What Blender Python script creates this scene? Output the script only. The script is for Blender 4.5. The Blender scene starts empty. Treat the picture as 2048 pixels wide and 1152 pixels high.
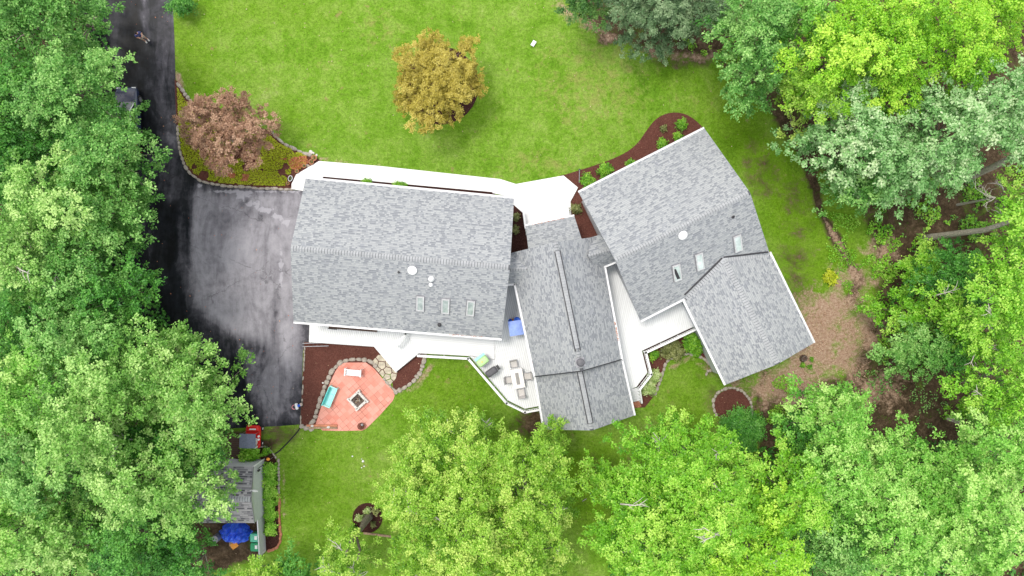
import bpy, math, random
import numpy as np
from mathutils import Vector, Matrix
R_ = math.radians
scene = bpy.context.scene
col = scene.collection

# ------------------------------------------------------------------ camera, sky, sun
CH = 54.6                      # height of the drone above the ground (m)
FPX = 1365.0                   # focal length in pixels of the 2048 px wide photograph
cam = bpy.data.cameras.new('camera'); co = bpy.data.objects.new('camera', cam); col.objects.link(co)
co.location = (0, 0, CH); co.rotation_euler = (0, 0, 0)
cam.sensor_width = 36; cam.lens = 36 * FPX / 2048; cam.clip_end = 2000; cam.clip_start = 0.5
scene.camera = co
w = bpy.data.worlds.new('World'); scene.world = w; w.use_nodes = True
nt = w.node_tree; bg = nt.nodes['Background']
sky = nt.nodes.new('ShaderNodeTexSky'); sky.sky_type = 'NISHITA'; sky.sun_disc = False
sky.sun_elevation = R_(65); sky.sun_rotation = R_(-45); sky.air_density = 1.0; sky.dust_density = 4.0; sky.ozone_density = 0.6
cl = nt.nodes.new('ShaderNodeMixRGB'); cl.inputs[0].default_value = 0.72; cl.inputs[2].default_value = (5.6, 5.5, 5.45, 1)   # cloud veil over the blue
nt.links.new(sky.outputs[0], cl.inputs[1]); nt.links.new(cl.outputs[0], bg.inputs[0]); bg.inputs[1].default_value = 0.15
sl = bpy.data.lights.new('sun', 'SUN'); sl.energy = 1.05; sl.angle = R_(12); sl.color = (1.0, 0.95, 0.87)
so = bpy.data.objects.new('sun', sl); col.objects.link(so); so.location = (-30, 30, 60)
so.rotation_euler = Vector((0.26, -0.17, -0.95)).to_track_quat('-Z', 'Y').to_euler()
scene.view_settings.view_transform = 'Standard'; scene.view_settings.look = 'None'
scene.view_settings.exposure = 0.95; scene.view_settings.gamma = 1

# ------------------------------------------------------------------ helpers
def P(x, y, z=0.0):
    """world point at height z seen at pixel (x, y) of the photograph"""
    s = (CH - z) / FPX
    return Vector(((x - 1024) * s, (576 - y) * s, z))
def P2(x, y, z=0.0):
    p = P(x, y, z); return (p.x, p.y)
def tag(o, label=None, cat=None, group=None, kind=None):
    if label: o['label'] = label
    if cat: o['category'] = cat
    if group: o['group'] = group
    if kind: o['kind'] = kind
    return o
def empty(name, loc, rz=0, label=None, cat=None, group=None):
    o = bpy.data.objects.new(name, None); col.objects.link(o)
    o.location = loc; o.rotation_euler = (0, 0, rz); o.empty_display_size = 0.3
    return tag(o, label, cat, group)
def copy_tree(o, parent=None):
    c = o.copy(); col.objects.link(c)
    if parent: c.parent = parent
    for ch in o.children: copy_tree(ch, c)
    return c

class MB:
    def __init__(s): s.v = []; s.f = []; s.uv = {}; s.mi = []
    def add(s, vs, fs, mi=0):
        b = len(s.v); s.v += [tuple(p) for p in vs]
        for f in fs: s.f.append(tuple(b + i for i in f)); s.mi.append(mi)
        return s
    def box(s, c, d, rz=0, mi=0, M=None):
        hx, hy, hz = d[0]/2, d[1]/2, d[2]/2
        vs = [Vector((x*hx, y*hy, z*hz)) for z in (-1, 1) for y in (-1, 1) for x in (-1, 1)]
        if M is None: M = Matrix.Rotation(rz, 3, 'Z')
        vs = [M @ p + Vector(c) for p in vs]
        return s.add(vs, [(0,2,3,1),(4,5,7,6),(0,1,5,4),(2,6,7,3),(0,4,6,2),(1,3,7,5)], mi)
    def prism(s, poly, z0, z1, mi=0, mside=None):
        n = len(poly)
        a = sum(poly[i][0]*poly[(i+1)%n][1]-poly[(i+1)%n][0]*poly[i][1] for i in range(n))
        if a < 0: poly = poly[::-1]
        vs = [(p[0], p[1], z0) for p in poly] + [(p[0], p[1], z1) for p in poly]
        b = len(s.v); s.v += vs
        s.f.append(tuple(b+n+i for i in range(n))); s.mi.append(mi)
        s.f.append(tuple(b+n-1-i for i in range(n))); s.mi.append(mi)
        for i in range(n):
            j = (i+1) % n; s.f.append((b+i, b+j, b+n+j, b+n+i)); s.mi.append(mi if mside is None else mside)
        return s
    def seg(s, a, b, wd, ht, mi=0):
        """box running from a to b, wd wide, ht high, centred on the line"""
        a = Vector(a); b = Vector(b); d = b - a; L = d.length
        if L < 1e-5: return s
        x = d / L; up = Vector((0, 0, 1))
        if abs(x.z) > 0.95: up = Vector((0, 1, 0))
        y = up.cross(x).normalized(); z = x.cross(y)
        M = Matrix((x, y, z)).transposed()
        return s.box((a+b)/2, (L, wd, ht), M=M, mi=mi)
    def tube(s, pts, rad, n=8, cap=True, mi=0):
        pts = [Vector(p) for p in pts]
        if not hasattr(rad, '__len__'): rad = [rad]*len(pts)
        b = len(s.v); m = len(pts); prev = None
        for i, p in enumerate(pts):
            d = (pts[min(i+1, m-1)] - pts[max(i-1, 0)]).normalized()
            if prev is None:
                u = d.cross(Vector((0, 0, 1)) if abs(d.z) < 0.9 else Vector((1, 0, 0))).normalized()
            else:
                u = (prev - d*prev.dot(d)).normalized()
            prev = u; v = d.cross(u)
            for k in range(n):
                a = 2*math.pi*k/n
                s.v.append(tuple(p + (u*math.cos(a) + v*math.sin(a))*rad[i]))
        for i in range(m-1):
            for k in range(n):
                k2 = (k+1) % n
                s.f.append((b+i*n+k, b+i*n+k2, b+(i+1)*n+k2, b+(i+1)*n+k)); s.mi.append(mi)
        if cap:
            s.f.append(tuple(b+n-1-k for k in range(n))); s.mi.append(mi)
            s.f.append(tuple(b+(m-1)*n+k for k in range(n))); s.mi.append(mi)
        return s
    def lathe(s, prof, n=20, c=(0, 0, 0), mi=0, sx=1, sy=1):
        b = len(s.v); m = len(prof)
        for (r, z) in prof:
            for k in range(n):
                a = 2*math.pi*k/n
                s.v.append((c[0]+r*sx*math.cos(a), c[1]+r*sy*math.sin(a), c[2]+z))
        for i in range(m-1):
            for k in range(n):
                k2 = (k+1) % n
                s.f.append((b+i*n+k, b+i*n+k2, b+(i+1)*n+k2, b+(i+1)*n+k)); s.mi.append(mi)
        s.f.append(tuple(b+n-1-k for k in range(n))); s.mi.append(mi)
        s.f.append(tuple(b+(m-1)*n+k for k in range(n))); s.mi.append(mi)
        return s
    def build(s, name, mats, parent=None, world=False, bevel=0, smooth=False):
        me = bpy.data.meshes.new(name)
        off = Vector(parent.location) if (parent and world) else Vector((0, 0, 0))
        me.from_pydata([tuple(Vector(p)-off) for p in s.v], [], s.f)
        for m in (mats if isinstance(mats, (list, tuple)) else [mats]): me.materials.append(m)
        me.polygons.foreach_set('material_index', s.mi)
        if s.uv:
            ul = me.uv_layers.new(name='UVMap')
            for fi, uvs in s.uv.items():
                for li, q in zip(me.polygons[fi].loop_indices, uvs): ul.data[li].uv = q
        if smooth: me.polygons.foreach_set('use_smooth', [True]*len(s.f))
        me.update()
        o = bpy.data.objects.new(name, me); col.objects.link(o)
        if parent: o.parent = parent
        if bevel:
            bm = o.modifiers.new('b', 'BEVEL'); bm.width = bevel; bm.segments = 2; bm.limit_method = 'ANGLE'
        return o

# ------------------------------------------------------------------ node materials
class NT:
    def __init__(s, name):
        s.m = bpy.data.materials.new(name); s.m.use_nodes = True; s.t = s.m.node_tree
        s.b = s.t.nodes['Principled BSDF']; s.out = s.t.nodes['Material Output']
    def n(s, typ, props=None, **inp):
        nd = s.t.nodes.new('ShaderNode' + typ)
        for k, v in (props or {}).items(): setattr(nd, k, v)
        for k, v in inp.items(): s.set(nd, k, v)
        return nd
    def set(s, nd, k, v):
        if isinstance(k, str) and k.startswith('i') and k[1:].isdigit(): k = int(k[1:])
        elif isinstance(k, str): k = k.replace('_', ' ')
        sock = nd.inputs[k]
        if hasattr(v, 'outputs'): v = v.outputs[0]
        if isinstance(v, bpy.types.NodeSocket): s.t.links.new(v, sock)
        else:
            if isinstance(v, (tuple, list)) and len(v) == 3 and sock.type == 'RGBA': v = (*v, 1)
            sock.default_value = v
    def math(s, op, a, b=0.0, clamp=False):
        nd = s.n('Math', {'operation': op, 'use_clamp': clamp}); s.set(nd, 'i0', a); s.set(nd, 'i1', b); return nd.outputs[0]
    def mix(s, f, a, b, blend='MIX'):
        nd = s.n('MixRGB', {'blend_type': blend}); s.set(nd, 'i0', f); s.set(nd, 'i1', a); s.set(nd, 'i2', b); return nd.outputs[0]
    def ramp(s, f, stops, interp='LINEAR'):
        nd = s.n('ValToRGB'); cr = nd.color_ramp; cr.interpolation = interp
        while len(cr.elements) < len(stops): cr.elements.new(0.5)
        for e, (p, c) in zip(cr.elements, stops):
            e.position = p; e.color = (*c, 1) if hasattr(c, '__len__') else (c, c, c, 1)
        s.set(nd, 'i0', f); return nd.outputs[0]
    def noise(s, scale, detail=4, rough=0.6, vec=None, dist=0.0):
        nd = s.n('TexNoise', Scale=scale, Detail=detail, Roughness=rough, Distortion=dist)
        if vec is None:
            vec = s.coord()
        s.set(nd, 'Vector', vec); return nd.outputs[0]
    def coord(s, which='Object'):
        if not hasattr(s, 'tc'): s.tc = s.n('TexCoord')
        return s.tc.outputs[which]
    def attr(s, name):
        nd = s.n('Attribute'); nd.attribute_name = name; return nd.outputs['Fac']
    def bump(s, h, strength=0.3, dist=0.02):
        nd = s.n('Bump', Strength=strength, Distance=dist); s.set(nd, 'Height', h)
        s.t.links.new(nd.outputs[0], s.b.inputs['Normal'])
    def dim(s, c, k): return s.mix(1.0, c, (k, k, k), 'MULTIPLY')
    def fin(s, color=None, rough=0.8, spec=0.3, metal=0):
        if color is not None: s.set(s.b, 'Base_Color', color)
        s.set(s.b, 'Roughness', rough); s.set(s.b, 'Specular_IOR_Level', spec); s.set(s.b, 'Metallic', metal)
        return s.m
def srgb(r, g, b):
    f = lambda c: (c/255/12.92) if c <= 10 else ((c/255+0.055)/1.055)**2.4
    return (f(r), f(g), f(b))
def simple(name, c, rough=0.6, var=0.12, scale=6, spec=0.4, metal=0, bump=0):
    n = NT(name); f = n.noise(scale, 4)
    lo = tuple(x*(1-var*1.6) for x in c); hi = tuple(min(1, x*(1+var)) for x in c)
    m = n.fin(n.ramp(f, [(0.3, lo), (0.7, hi)]), rough, spec, metal)
    if bump: n.bump(n.noise(scale*6, 3), bump, 0.02)
    return m
M = {}
M['white'] = simple('white_paint', (0.80, 0.81, 0.82), 0.5, 0.04)
M['siding'] = simple('siding', (0.55, 0.57, 0.60), 0.6, 0.06)
M['dark'] = simple('dark_metal', (0.03, 0.03, 0.035), 0.45)
M['grey'] = simple('grey_metal', (0.25, 0.25, 0.27), 0.4, metal=0.4)
M['bark'] = simple('bark', (0.20, 0.17, 0.14), 0.9, 0.35, 8, bump=0.6)
M['palebark'] = simple('pale_bark', (0.42, 0.38, 0.32), 0.9, 0.3, 9, bump=0.5)
M['deadwood'] = simple('dead_wood', (0.50, 0.47, 0.42), 0.8, 0.2, 6)
M['stone'] = simple('edging_stone', (0.38, 0.34, 0.29), 0.85, 0.35, 5, bump=0.5)
M['flag'] = simple('flagstone', (0.50, 0.45, 0.35), 0.8, 0.22, 3, bump=0.3)
M['brick'] = simple('edging_brick', (0.42, 0.17, 0.10), 0.85, 0.35, 7, bump=0.4)
M['terra'] = simple('terracotta', (0.55, 0.23, 0.13), 0.8, 0.2, 6)
M['wood'] = simple('weathered_wood', (0.38, 0.26, 0.17), 0.8, 0.3, 7)
M['darkwood'] = simple('dark_wood', (0.10, 0.06, 0.045), 0.8, 0.3, 7)
M['orange'] = simple('orange', (0.75, 0.30, 0.04), 0.5)
M['red'] = simple('red_paint', (0.60, 0.015, 0.012), 0.35, 0.1)
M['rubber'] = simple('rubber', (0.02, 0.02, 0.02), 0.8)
M['turq'] = simple('turquoise_paint', (0.12, 0.62, 0.60), 0.5, 0.08)
M['turqlight'] = simple('light_turquoise_paint', (0.36, 0.80, 0.76), 0.5, 0.06)
M['lime'] = simple('lime_enamel', (0.46, 0.72, 0.32), 0.35, 0.05)
M['canopygrey'] = simple('grey_canvas', (0.15, 0.17, 0.23), 0.8, 0.12, 9)
M['bluecanvas'] = simple('blue_canvas', (0.30, 0.42, 0.86), 0.8, 0.1, 5)
M['bingreen'] = simple('green_plastic', (0.02, 0.30, 0.13), 0.45, 0.1)
M['paper'] = simple('paper_label', (0.8, 0.8, 0.8), 0.6, 0.03)
M['fabricgrey'] = simple('grey_sling', (0.56, 0.54, 0.52), 0.8, 0.08, 20)
M['tabletop'] = simple('pale_table', (0.82, 0.79, 0.76), 0.4, 0.05)
M['pink'] = simple('pink_plastic', (0.80, 0.28, 0.32), 0.5)
M['blue'] = simple('blue_plastic', (0.02, 0.12, 0.62), 0.4)
M['skin'] = simple('skin', (0.55, 0.30, 0.21), 0.6, 0.06)
M['navy'] = simple('navy_cloth', (0.07, 0.08, 0.22), 0.9, 0.1)
M['khaki'] = simple('pale_cloth', (0.50, 0.42, 0.36), 0.9, 0.08)
M['hair'] = simple('dark_hair', (0.02, 0.015, 0.012), 0.7)
M['shoe'] = simple('pale_shoe', (0.62, 0.62, 0.60), 0.7)
M['ash'] = simple('ash', (0.16, 0.12, 0.10), 0.95, 0.5, 20, bump=0.5)
M['block'] = simple('pale_block', (0.62, 0.60, 0.57), 0.8, 0.15, 9, bump=0.3)

def shingle_mat(name, light, mid, dark, cw=0.30, rh=0.145, contrast=1.0):
    n = NT(name); uv = n.n('SeparateXYZ', Vector=n.coord('UV'))
    u, v = uv.outputs[0], uv.outputs[1]
    row = n.math('FLOOR', n.math('DIVIDE', v, rh))
    wn0 = n.n('TexWhiteNoise', {'noise_dimensions': '1D'}); n.set(wn0, 'W', row)
    uu = n.math('ADD', n.math('DIVIDE', u, cw), n.math('MULTIPLY', wn0.outputs[0], 7.0))
    # warp tab widths
    uu = n.math('ADD', uu, n.math('MULTIPLY', n.math('SINE', n.math('MULTIPLY', uu, 2.3)), 0.28))
    cell = n.math('FLOOR', uu)
    cv = n.n('CombineXYZ', X=cell, Y=row); wn = n.n('TexWhiteNoise', {'noise_dimensions': '2D'}); n.set(wn, 'Vector', cv)
    base = n.ramp(wn.outputs[0], [(0.0, dark), (0.22, dark), (0.28, mid), (0.42, mid), (0.56, light), (1.0, tuple(min(1, c*1.1) for c in light))])
    fr0 = n.math('FRACT', n.math('DIVIDE', v, rh)); band = n.ramp(fr0, [(0.30, 0.15), (0.42, 1.0)]); base = n.mix(band, light, base)
    lowf = n.noise(0.35, 3); base = n.mix(n.ramp(lowf, [(0.35, 0.0), (0.7, 0.28)]), base, mid)
    bl = n.noise(1.1, 3, 0.55); base = n.mix(n.ramp(bl, [(0.62, 0.0), (0.75, 0.18)]), base, srgb(160, 165, 185))
    # diagonal streaking of the lay pattern
    fr = n.math('FRACT', n.math('DIVIDE', v, rh)); edge = n.math('LESS_THAN', fr, 0.16)
    fc = n.math('FRACT', uu); ve = n.math('LESS_THAN', fc, 0.07)
    line = n.math('MAXIMUM', n.math('MULTIPLY', edge, 0.42), n.math('MULTIPLY', ve, 0.22))
    colr = n.mix(line, base, tuple(c*0.45 for c in dark))
    gr = n.noise(60, 2, 0.7); colr = n.mix(0.25, colr, n.mix(gr, (0.15, 0.15, 0.16), (0.85, 0.85, 0.87)), 'SOFT_LIGHT')
    n.bump(n.math('SUBTRACT', 1.0, n.math('ADD', fr, n.math('MULTIPLY', wn.outputs[0], 0.4))), 0.25, 0.012)
    return n.fin(n.dim(colr, 0.62), 0.85, 0.2)
M['shingle'] = shingle_mat('grey_shingles', srgb(196, 200, 202), srgb(176, 181, 186), srgb(150, 155, 163), 0.19, 0.14)
M['shedshingle'] = shingle_mat('old_shingles', srgb(196, 194, 196), srgb(150, 149, 154), srgb(96, 96, 104), 0.28, 0.17)
M['rakegrey'] = simple('rake_edge', (0.40, 0.41, 0.42), 0.7)
M['underlay'] = simple('underlay', (0.10, 0.105, 0.115), 0.9)
M['ridge'] = simple('ridge_shingle', srgb(158, 161, 164), 0.85, 0.10, 2.5)

def board_mat(name, c, ang, pitch=0.145, dark=0.55):
    n = NT(name); mp = n.n('Mapping', Vector=n.coord()); mp.inputs['Rotation'].default_value = (0, 0, ang)
    sx = n.n('SeparateXYZ', Vector=mp); t = n.math('DIVIDE', sx.outputs[0], pitch)
    fr = n.math('FRACT', t); ln = n.math('LESS_THAN', fr, 0.14)
    wn = n.n('TexWhiteNoise', {'noise_dimensions': '1D'}); n.set(wn, 'W', n.math('FLOOR', t))
    cc = n.mix(wn.outputs[0], tuple(x*0.93 for x in c), c)
    cc = n.mix(n.ramp(n.noise(1.2, 5), [(0.4, 0.0), (0.75, 0.25)]), cc, tuple(x*0.85 for x in c))
    cc = n.mix(n.math('MULTIPLY', ln, dark), cc, (0.12, 0.13, 0.14))
    return n.fin(cc, 0.55, 0.4)
M['deckv'] = board_mat('deck_boards', (0.80, 0.82, 0.83), R_(12))
M['deckh'] = board_mat('deck_boards_cross', (0.81, 0.82, 0.83), R_(95), dark=0.3)
M['deckd'] = board_mat('deck_boards_right', (0.80, 0.82, 0.83), R_(12), dark=0.35)
M['planks'] = board_mat('brown_planks', (0.10, 0.055, 0.04), R_(90), 0.16)
M['step'] = simple('step_tread', (0.70, 0.71, 0.73), 0.6, 0.05)

n = NT('pale_concrete'); f = n.noise(0.8, 6)
c0 = n.ramp(f, [(0.3, (0.80, 0.80, 0.80)), (0.7, (0.88, 0.88, 0.87))])
mp = n.n('Mapping', Vector=n.coord()); mp.inputs['Rotation'].default_value = (0, 0, R_(5)); sx = n.n('SeparateXYZ', Vector=mp)
jl = n.math('LESS_THAN', n.math('FRACT', n.math('DIVIDE', sx.outputs[0], 1.5)), 0.012)
M['walk'] = n.fin(n.mix(n.math('MULTIPLY', jl, 0.5), n.dim(c0, .93), (0.4, 0.4, 0.4)), 0.7, 0.3)

def mulch(name, a, b):
    n = NT(name); f = n.noise(9, 6, 0.75); g = n.noise(0.9, 4); h = n.noise(26, 2, 0.6)
    c = n.ramp(f, [(0.3, a), (0.7, b)]); c = n.mix(n.ramp(g, [(0.4, 0.0), (0.7, 0.35)]), c, tuple(x*0.75 for x in a))
    c = n.mix(n.ramp(h, [(0.64, 0.0), (0.70, 0.75)]), c, (0.42, 0.27, 0.21)); c = n.mix(n.ramp(n.noise(13, 3, .8), [(0.30, 0.6), (0.38, 0.0)]), c, (0.03, 0.015, 0.012)); n.bump(f, 0.7, 0.05)
    return n.fin(n.dim(c, 0.62), 0.95, 0.12)
M['mulch'] = mulch('red_brown_mulch', srgb(92, 54, 47), srgb(138, 90, 79))
M['mulchdark'] = mulch('dark_mulch', srgb(60, 36, 34), srgb(96, 60, 54))

# patio pavers
n = NT('salmon_pavers'); mp = n.n('Mapping', Vector=n.coord()); mp.inputs['Rotation'].default_value = (0, 0, R_(49)); sx = n.n('SeparateXYZ', Vector=mp)
px_ = n.math('DIVIDE', sx.outputs[0], 0.41); py_ = n.math('DIVIDE', sx.outputs[1], 0.41)
wn = n.n('TexWhiteNoise', {'noise_dimensions': '2D'}); n.set(wn, 'Vector', n.n('CombineXYZ', X=n.math('FLOOR', px_), Y=n.math('FLOOR', py_)))
c = n.ramp(wn.outputs[0], [(0.0, srgb(226, 142, 124)), (0.5, srgb(234, 156, 138)), (1.0, srgb(240, 172, 156))])
c = n.mix(n.ramp(n.noise(1.3, 5), [(0.4, 0.0), (0.7, 0.45)]), c, srgb(242, 186, 172))
lx = n.math('LESS_THAN', n.math('FRACT', px_), 0.07); ly = n.math('LESS_THAN', n.math('FRACT', py_), 0.07)
jd = n.ramp(n.noise(0.7, 3), [(0.45, 0.12), (0.62, 0.75)])
ln = n.math('MULTIPLY', n.math('MAXIMUM', lx, ly), jd)
M['paver'] = n.fin(n.dim(n.mix(ln, c, srgb(120, 74, 66)), 0.80), 0.75, 0.3)

# asphalt, wet and drying
n = NT('wet_asphalt'); dry = n.attr('dry'); mpv = n.n('Mapping', Vector=n.coord()); mpv.inputs['Scale'].default_value = (1.0, 0.45, 1.0); f = n.noise(0.5, 8, 0.66, vec=mpv.outputs[0], dist=0.9); g = n.noise(1.8, 6, 0.6, dist=0.4)
d = n.math('ADD', dry, n.math('MULTIPLY', n.math('SUBTRACT', f, 0.5), 0.95))
mps = n.n('Mapping', Vector=n.coord()); mps.inputs['Scale'].default_value = (1.6, 0.22, 1.0); hs_ = n.noise(1.0, 6, 0.7, vec=mps.outputs[0], dist=0.4)
d = n.math('ADD', d, n.math('ADD', n.math('MULTIPLY', n.math('SUBTRACT', g, 0.5), 0.40), n.math('MULTIPLY', n.math('SUBTRACT', hs_, 0.5), 0.45)))
c = n.ramp(d, [(0.0, srgb(16, 18, 22)), (0.18, srgb(36, 39, 45)), (0.38, srgb(84, 83, 90)), (0.50, srgb(124, 122, 129)), (0.62, srgb(145, 143, 150)), (0.74, srgb(164, 162, 169)), (0.98, srgb(184, 182, 189))])
stn = n.attr('stain'); stm = n.ramp(n.math('ADD', stn, n.math('MULTIPLY', n.math('SUBTRACT', g, 0.5), 0.8)), [(0.36, 0.0), (0.44, 1.0)])
c = n.mix(n.math('MULTIPLY', stm, 0.55), c, srgb(205, 203, 212))
vo = n.n('TexVoronoi', {'feature': 'DISTANCE_TO_EDGE'}, Scale=0.16); wv = n.n('VectorMath', {'operation': 'ADD'}); n.set(wv, 'i0', n.coord()); nv_ = n.n('TexNoise', Scale=0.8, Detail=6, Roughness=0.7); n.set(nv_, 'Vector', n.coord()); n.set(wv, 'i1', nv_.outputs[1]); n.set(vo, 'Vector', wv)
crk = n.math('MULTIPLY', n.math('LESS_THAN', vo.outputs[0], 0.004), n.ramp(n.noise(0.4, 3), [(0.46, 0.0), (0.54, 0.38)])); c = n.mix(crk, c, (0.02, 0.02, 0.025))
sp = n.noise(9, 5, .8); c = n.mix(0.6, c, n.mix(sp, (0.2, 0.2, 0.2), (0.8, 0.8, 0.8)), 'SOFT_LIGHT')
n.bump(n.noise(18, 3), 0.2, 0.01)
m = n.fin(n.dim(c, 0.78), n.ramp(d, [(0.2, 0.42), (0.6, 0.85)]), 0.15); M['asphalt'] = m

# ground: lawn, soil, litter
n = NT('ground_cover')
dirt = n.attr('dirt'); lit = n.attr('litter'); dryg = n.attr('dryg'); lush = n.attr('lush')
fa = n.noise(0.22, 6, 0.6); fb = n.noise(1.1, 7, 0.72, dist=0.5); fc = n.noise(4.5, 6, 0.8); fd = n.noise(11, 4, 0.75)
fe = n.noise(0.7, 7, 0.75, dist=1.2)
t = n.math('ADD', n.math('MULTIPLY', fb, 0.25), n.math('ADD', n.math('MULTIPLY', fe, 0.40), n.math('MULTIPLY', fa, 0.35)))
grass = n.ramp(t, [(0.36, srgb(94, 142, 30)), (0.46, srgb(124, 170, 50)), (0.55, srgb(148, 184, 78)), (0.66, srgb(182, 196, 124))])
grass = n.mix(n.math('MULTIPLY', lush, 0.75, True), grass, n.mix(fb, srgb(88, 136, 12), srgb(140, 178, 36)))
dg = n.ramp(n.math('ADD', dryg, n.math('MULTIPLY', n.math('SUBTRACT', fb, 0.5), 1.8)), [(0.36, 0.0), (0.8, 0.85)])
grass = n.mix(dg, grass, srgb(168, 166, 100))
tiny = n.ramp(n.math('ADD', n.math('MULTIPLY', fc, 0.6), n.math('MULTIPLY', fd, 0.4)), [(0.38, 0.0), (0.62, 1.0)])
grass = n.mix(0.85, grass, n.mix(tiny, (0.24, 0.24, 0.2), (0.74, 0.76, 0.70)), 'OVERLAY')
br = n.ramp(n.noise(0.9, 5, 0.65), [(0.63, 0.0), (0.72, 0.75)]); grass = n.mix(br, grass, srgb(172, 150, 104))
soil = n.ramp(n.math('ADD', n.math('MULTIPLY', fc, 0.5), n.math('MULTIPLY', fb, 0.5)), [(0.36, srgb(50, 42, 32)), (0.5, srgb(92, 76, 58)), (0.64, srgb(144, 124, 100))])
litter = n.ramp(n.math('ADD', n.math('MULTIPLY', fc, 0.6), n.math('MULTIPLY', fd, 0.4)), [(0.36, srgb(140, 106, 84)), (0.5, srgb(196, 164, 140)), (0.64, srgb(232, 210, 186))])
fm = n.noise(0.42, 6, 0.68, dist=0.8)
def thr(a, amp=3.4, lo=0.34, hi=0.74):
    return n.ramp(n.math('ADD', a, n.math('MULTIPLY', n.math('SUBTRACT', n.math('ADD', n.math('MULTIPLY', fm, 0.45), n.math('ADD', n.math('MULTIPLY', fb, 0.30), n.math('MULTIPLY', fc, 0.25))), 0.5), amp)), [(lo, 0.0), (hi, 1.0)])
c = n.mix(thr(dirt), grass, soil); c = n.mix(thr(lit), c, litter)
n.bump(n.math('ADD', fc, fd), 0.6, 0.06)
M['ground'] = n.fin(n.dim(c, 0.61), 0.95, 0.1)

def leaf_mat(name, dark, mid, light, trans=0.33, spec=0.35, rough=0.5):
    n = NT(name); t = n.attr('tint')
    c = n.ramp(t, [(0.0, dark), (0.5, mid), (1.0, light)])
    n.fin(c, 0.45, 0.45)
    tr = n.n('BsdfTranslucent'); n.set(tr, 'Color', n.mix(0.5, c, (0.35, 0.6, 0.05), 'MULTIPLY') if False else c)
    mx = n.n('MixShader'); mx.inputs[0].default_value = trans
    n.t.links.new(n.b.outputs[0], mx.inputs[1]); n.t.links.new(tr.outputs[0], mx.inputs[2])
    n.t.links.new(mx.outputs[0], n.out.inputs['Surface']); return n.m
L = {}
L['oak'] = leaf_mat('oak_leaves', srgb(58, 118, 40), srgb(108, 170, 72), srgb(178, 222, 130))
L['oliveoak'] = leaf_mat('olive_leaves', srgb(80, 136, 44), srgb(134, 190, 82), srgb(198, 230, 142))
L['deep'] = leaf_mat('deep_green_leaves', srgb(42, 102, 30), srgb(78, 148, 50), srgb(126, 190, 82))
L['lime'] = leaf_mat('lime_leaves', srgb(96, 160, 20), srgb(148, 208, 44), srgb(204, 236, 92))
L['locust'] = leaf_mat('yellow_green_leaves', srgb(92, 146, 24), srgb(146, 196, 58), srgb(204, 226, 116))
L['maple'] = leaf_mat('bright_green_leaves', srgb(84, 150, 22), srgb(134, 198, 48), srgb(196, 232, 104))
L['silver'] = leaf_mat('silvery_leaves', srgb(80, 142, 62), srgb(144, 194, 118), srgb(212, 232, 184))
L['pale'] = leaf_mat('pale_green_leaves', srgb(84, 152, 44), srgb(136, 200, 76), srgb(196, 230, 134))
L['conifer'] = leaf_mat('conifer_needles', srgb(56, 92, 54), srgb(108, 142, 94), srgb(158, 184, 138))
L['cedar'] = leaf_mat('cedar_sprays', srgb(40, 90, 36), srgb(78, 130, 52), srgb(118, 160, 78))
L['gold'] = leaf_mat('golden_leaves', srgb(138, 128, 34), srgb(184, 170, 66), srgb(216, 204, 108))
L['bronze'] = leaf_mat('bronze_leaves', srgb(116, 84, 62), srgb(164, 126, 100), srgb(206, 172, 144), 0.15)
L['boxwood'] = leaf_mat('shrub_leaves', srgb(44, 98, 12), srgb(106, 170, 30), srgb(170, 216, 72))
L['variegated'] = leaf_mat('variegated_leaves', srgb(110, 150, 70), srgb(180, 204, 120), srgb(226, 236, 186))
L['dull'] = leaf_mat('dull_shrub_leaves', srgb(72, 84, 38), srgb(122, 132, 72), srgb(168, 172, 112))
L['cover'] = leaf_mat('groundcover_leaves', srgb(140, 160, 8), srgb(190, 204, 30), srgb(228, 232, 80))
L['tan'] = leaf_mat('tan_leaves', srgb(120, 88, 66), srgb(170, 136, 110), srgb(214, 190, 164), 0.05)
L['litter'] = leaf_mat('dry_leaves', srgb(130, 62, 34), srgb(184, 104, 66), srgb(220, 164, 120), 0.05)

# ------------------------------------------------------------------ leaves and trees
def leaves_object(name, pts, nrm, tan, size, tint, mat, parent=None, aspect=0.62):
    k = len(pts)
    nrm = nrm/np.linalg.norm(nrm, axis=1, keepdims=True)
    tan = tan - nrm*np.sum(tan*nrm, axis=1, keepdims=True); tan /= np.linalg.norm(tan, axis=1, keepdims=True)+1e-9
    bi = np.cross(nrm, tan); s = size[:, None]
    V = np.empty((k, 4, 3), np.float32)
    V[:, 0] = pts - tan*s*0.5; V[:, 2] = pts + tan*s*0.5 - nrm*s*0.10
    V[:, 1] = pts + bi*s*aspect*0.5 + nrm*s*0.08 + tan*s*0.05; V[:, 3] = pts - bi*s*aspect*0.5 + nrm*s*0.08 + tan*s*0.05
    me = bpy.data.meshes.new(name)
    me.vertices.add(k*4); me.vertices.foreach_set('co', V.ravel())
    me.loops.add(k*4); me.loops.foreach_set('vertex_index', np.arange(k*4, dtype=np.int32))
    me.polygons.add(k); me.polygons.foreach_set('loop_start', np.arange(0, k*4, 4, dtype=np.int32))
    me.polygons.foreach_set('loop_total', np.full(k, 4, np.int32))
    at = me.attributes.new('tint', 'FLOAT', 'FACE'); at.data.foreach_set('value', np.clip(tint, 0, 1).astype(np.float32))
    me.materials.append(mat); me.update(calc_edges=True)
    o = bpy.data.objects.new(name, me); col.objects.link(o)
    if parent: o.parent = parent
    return o

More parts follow.
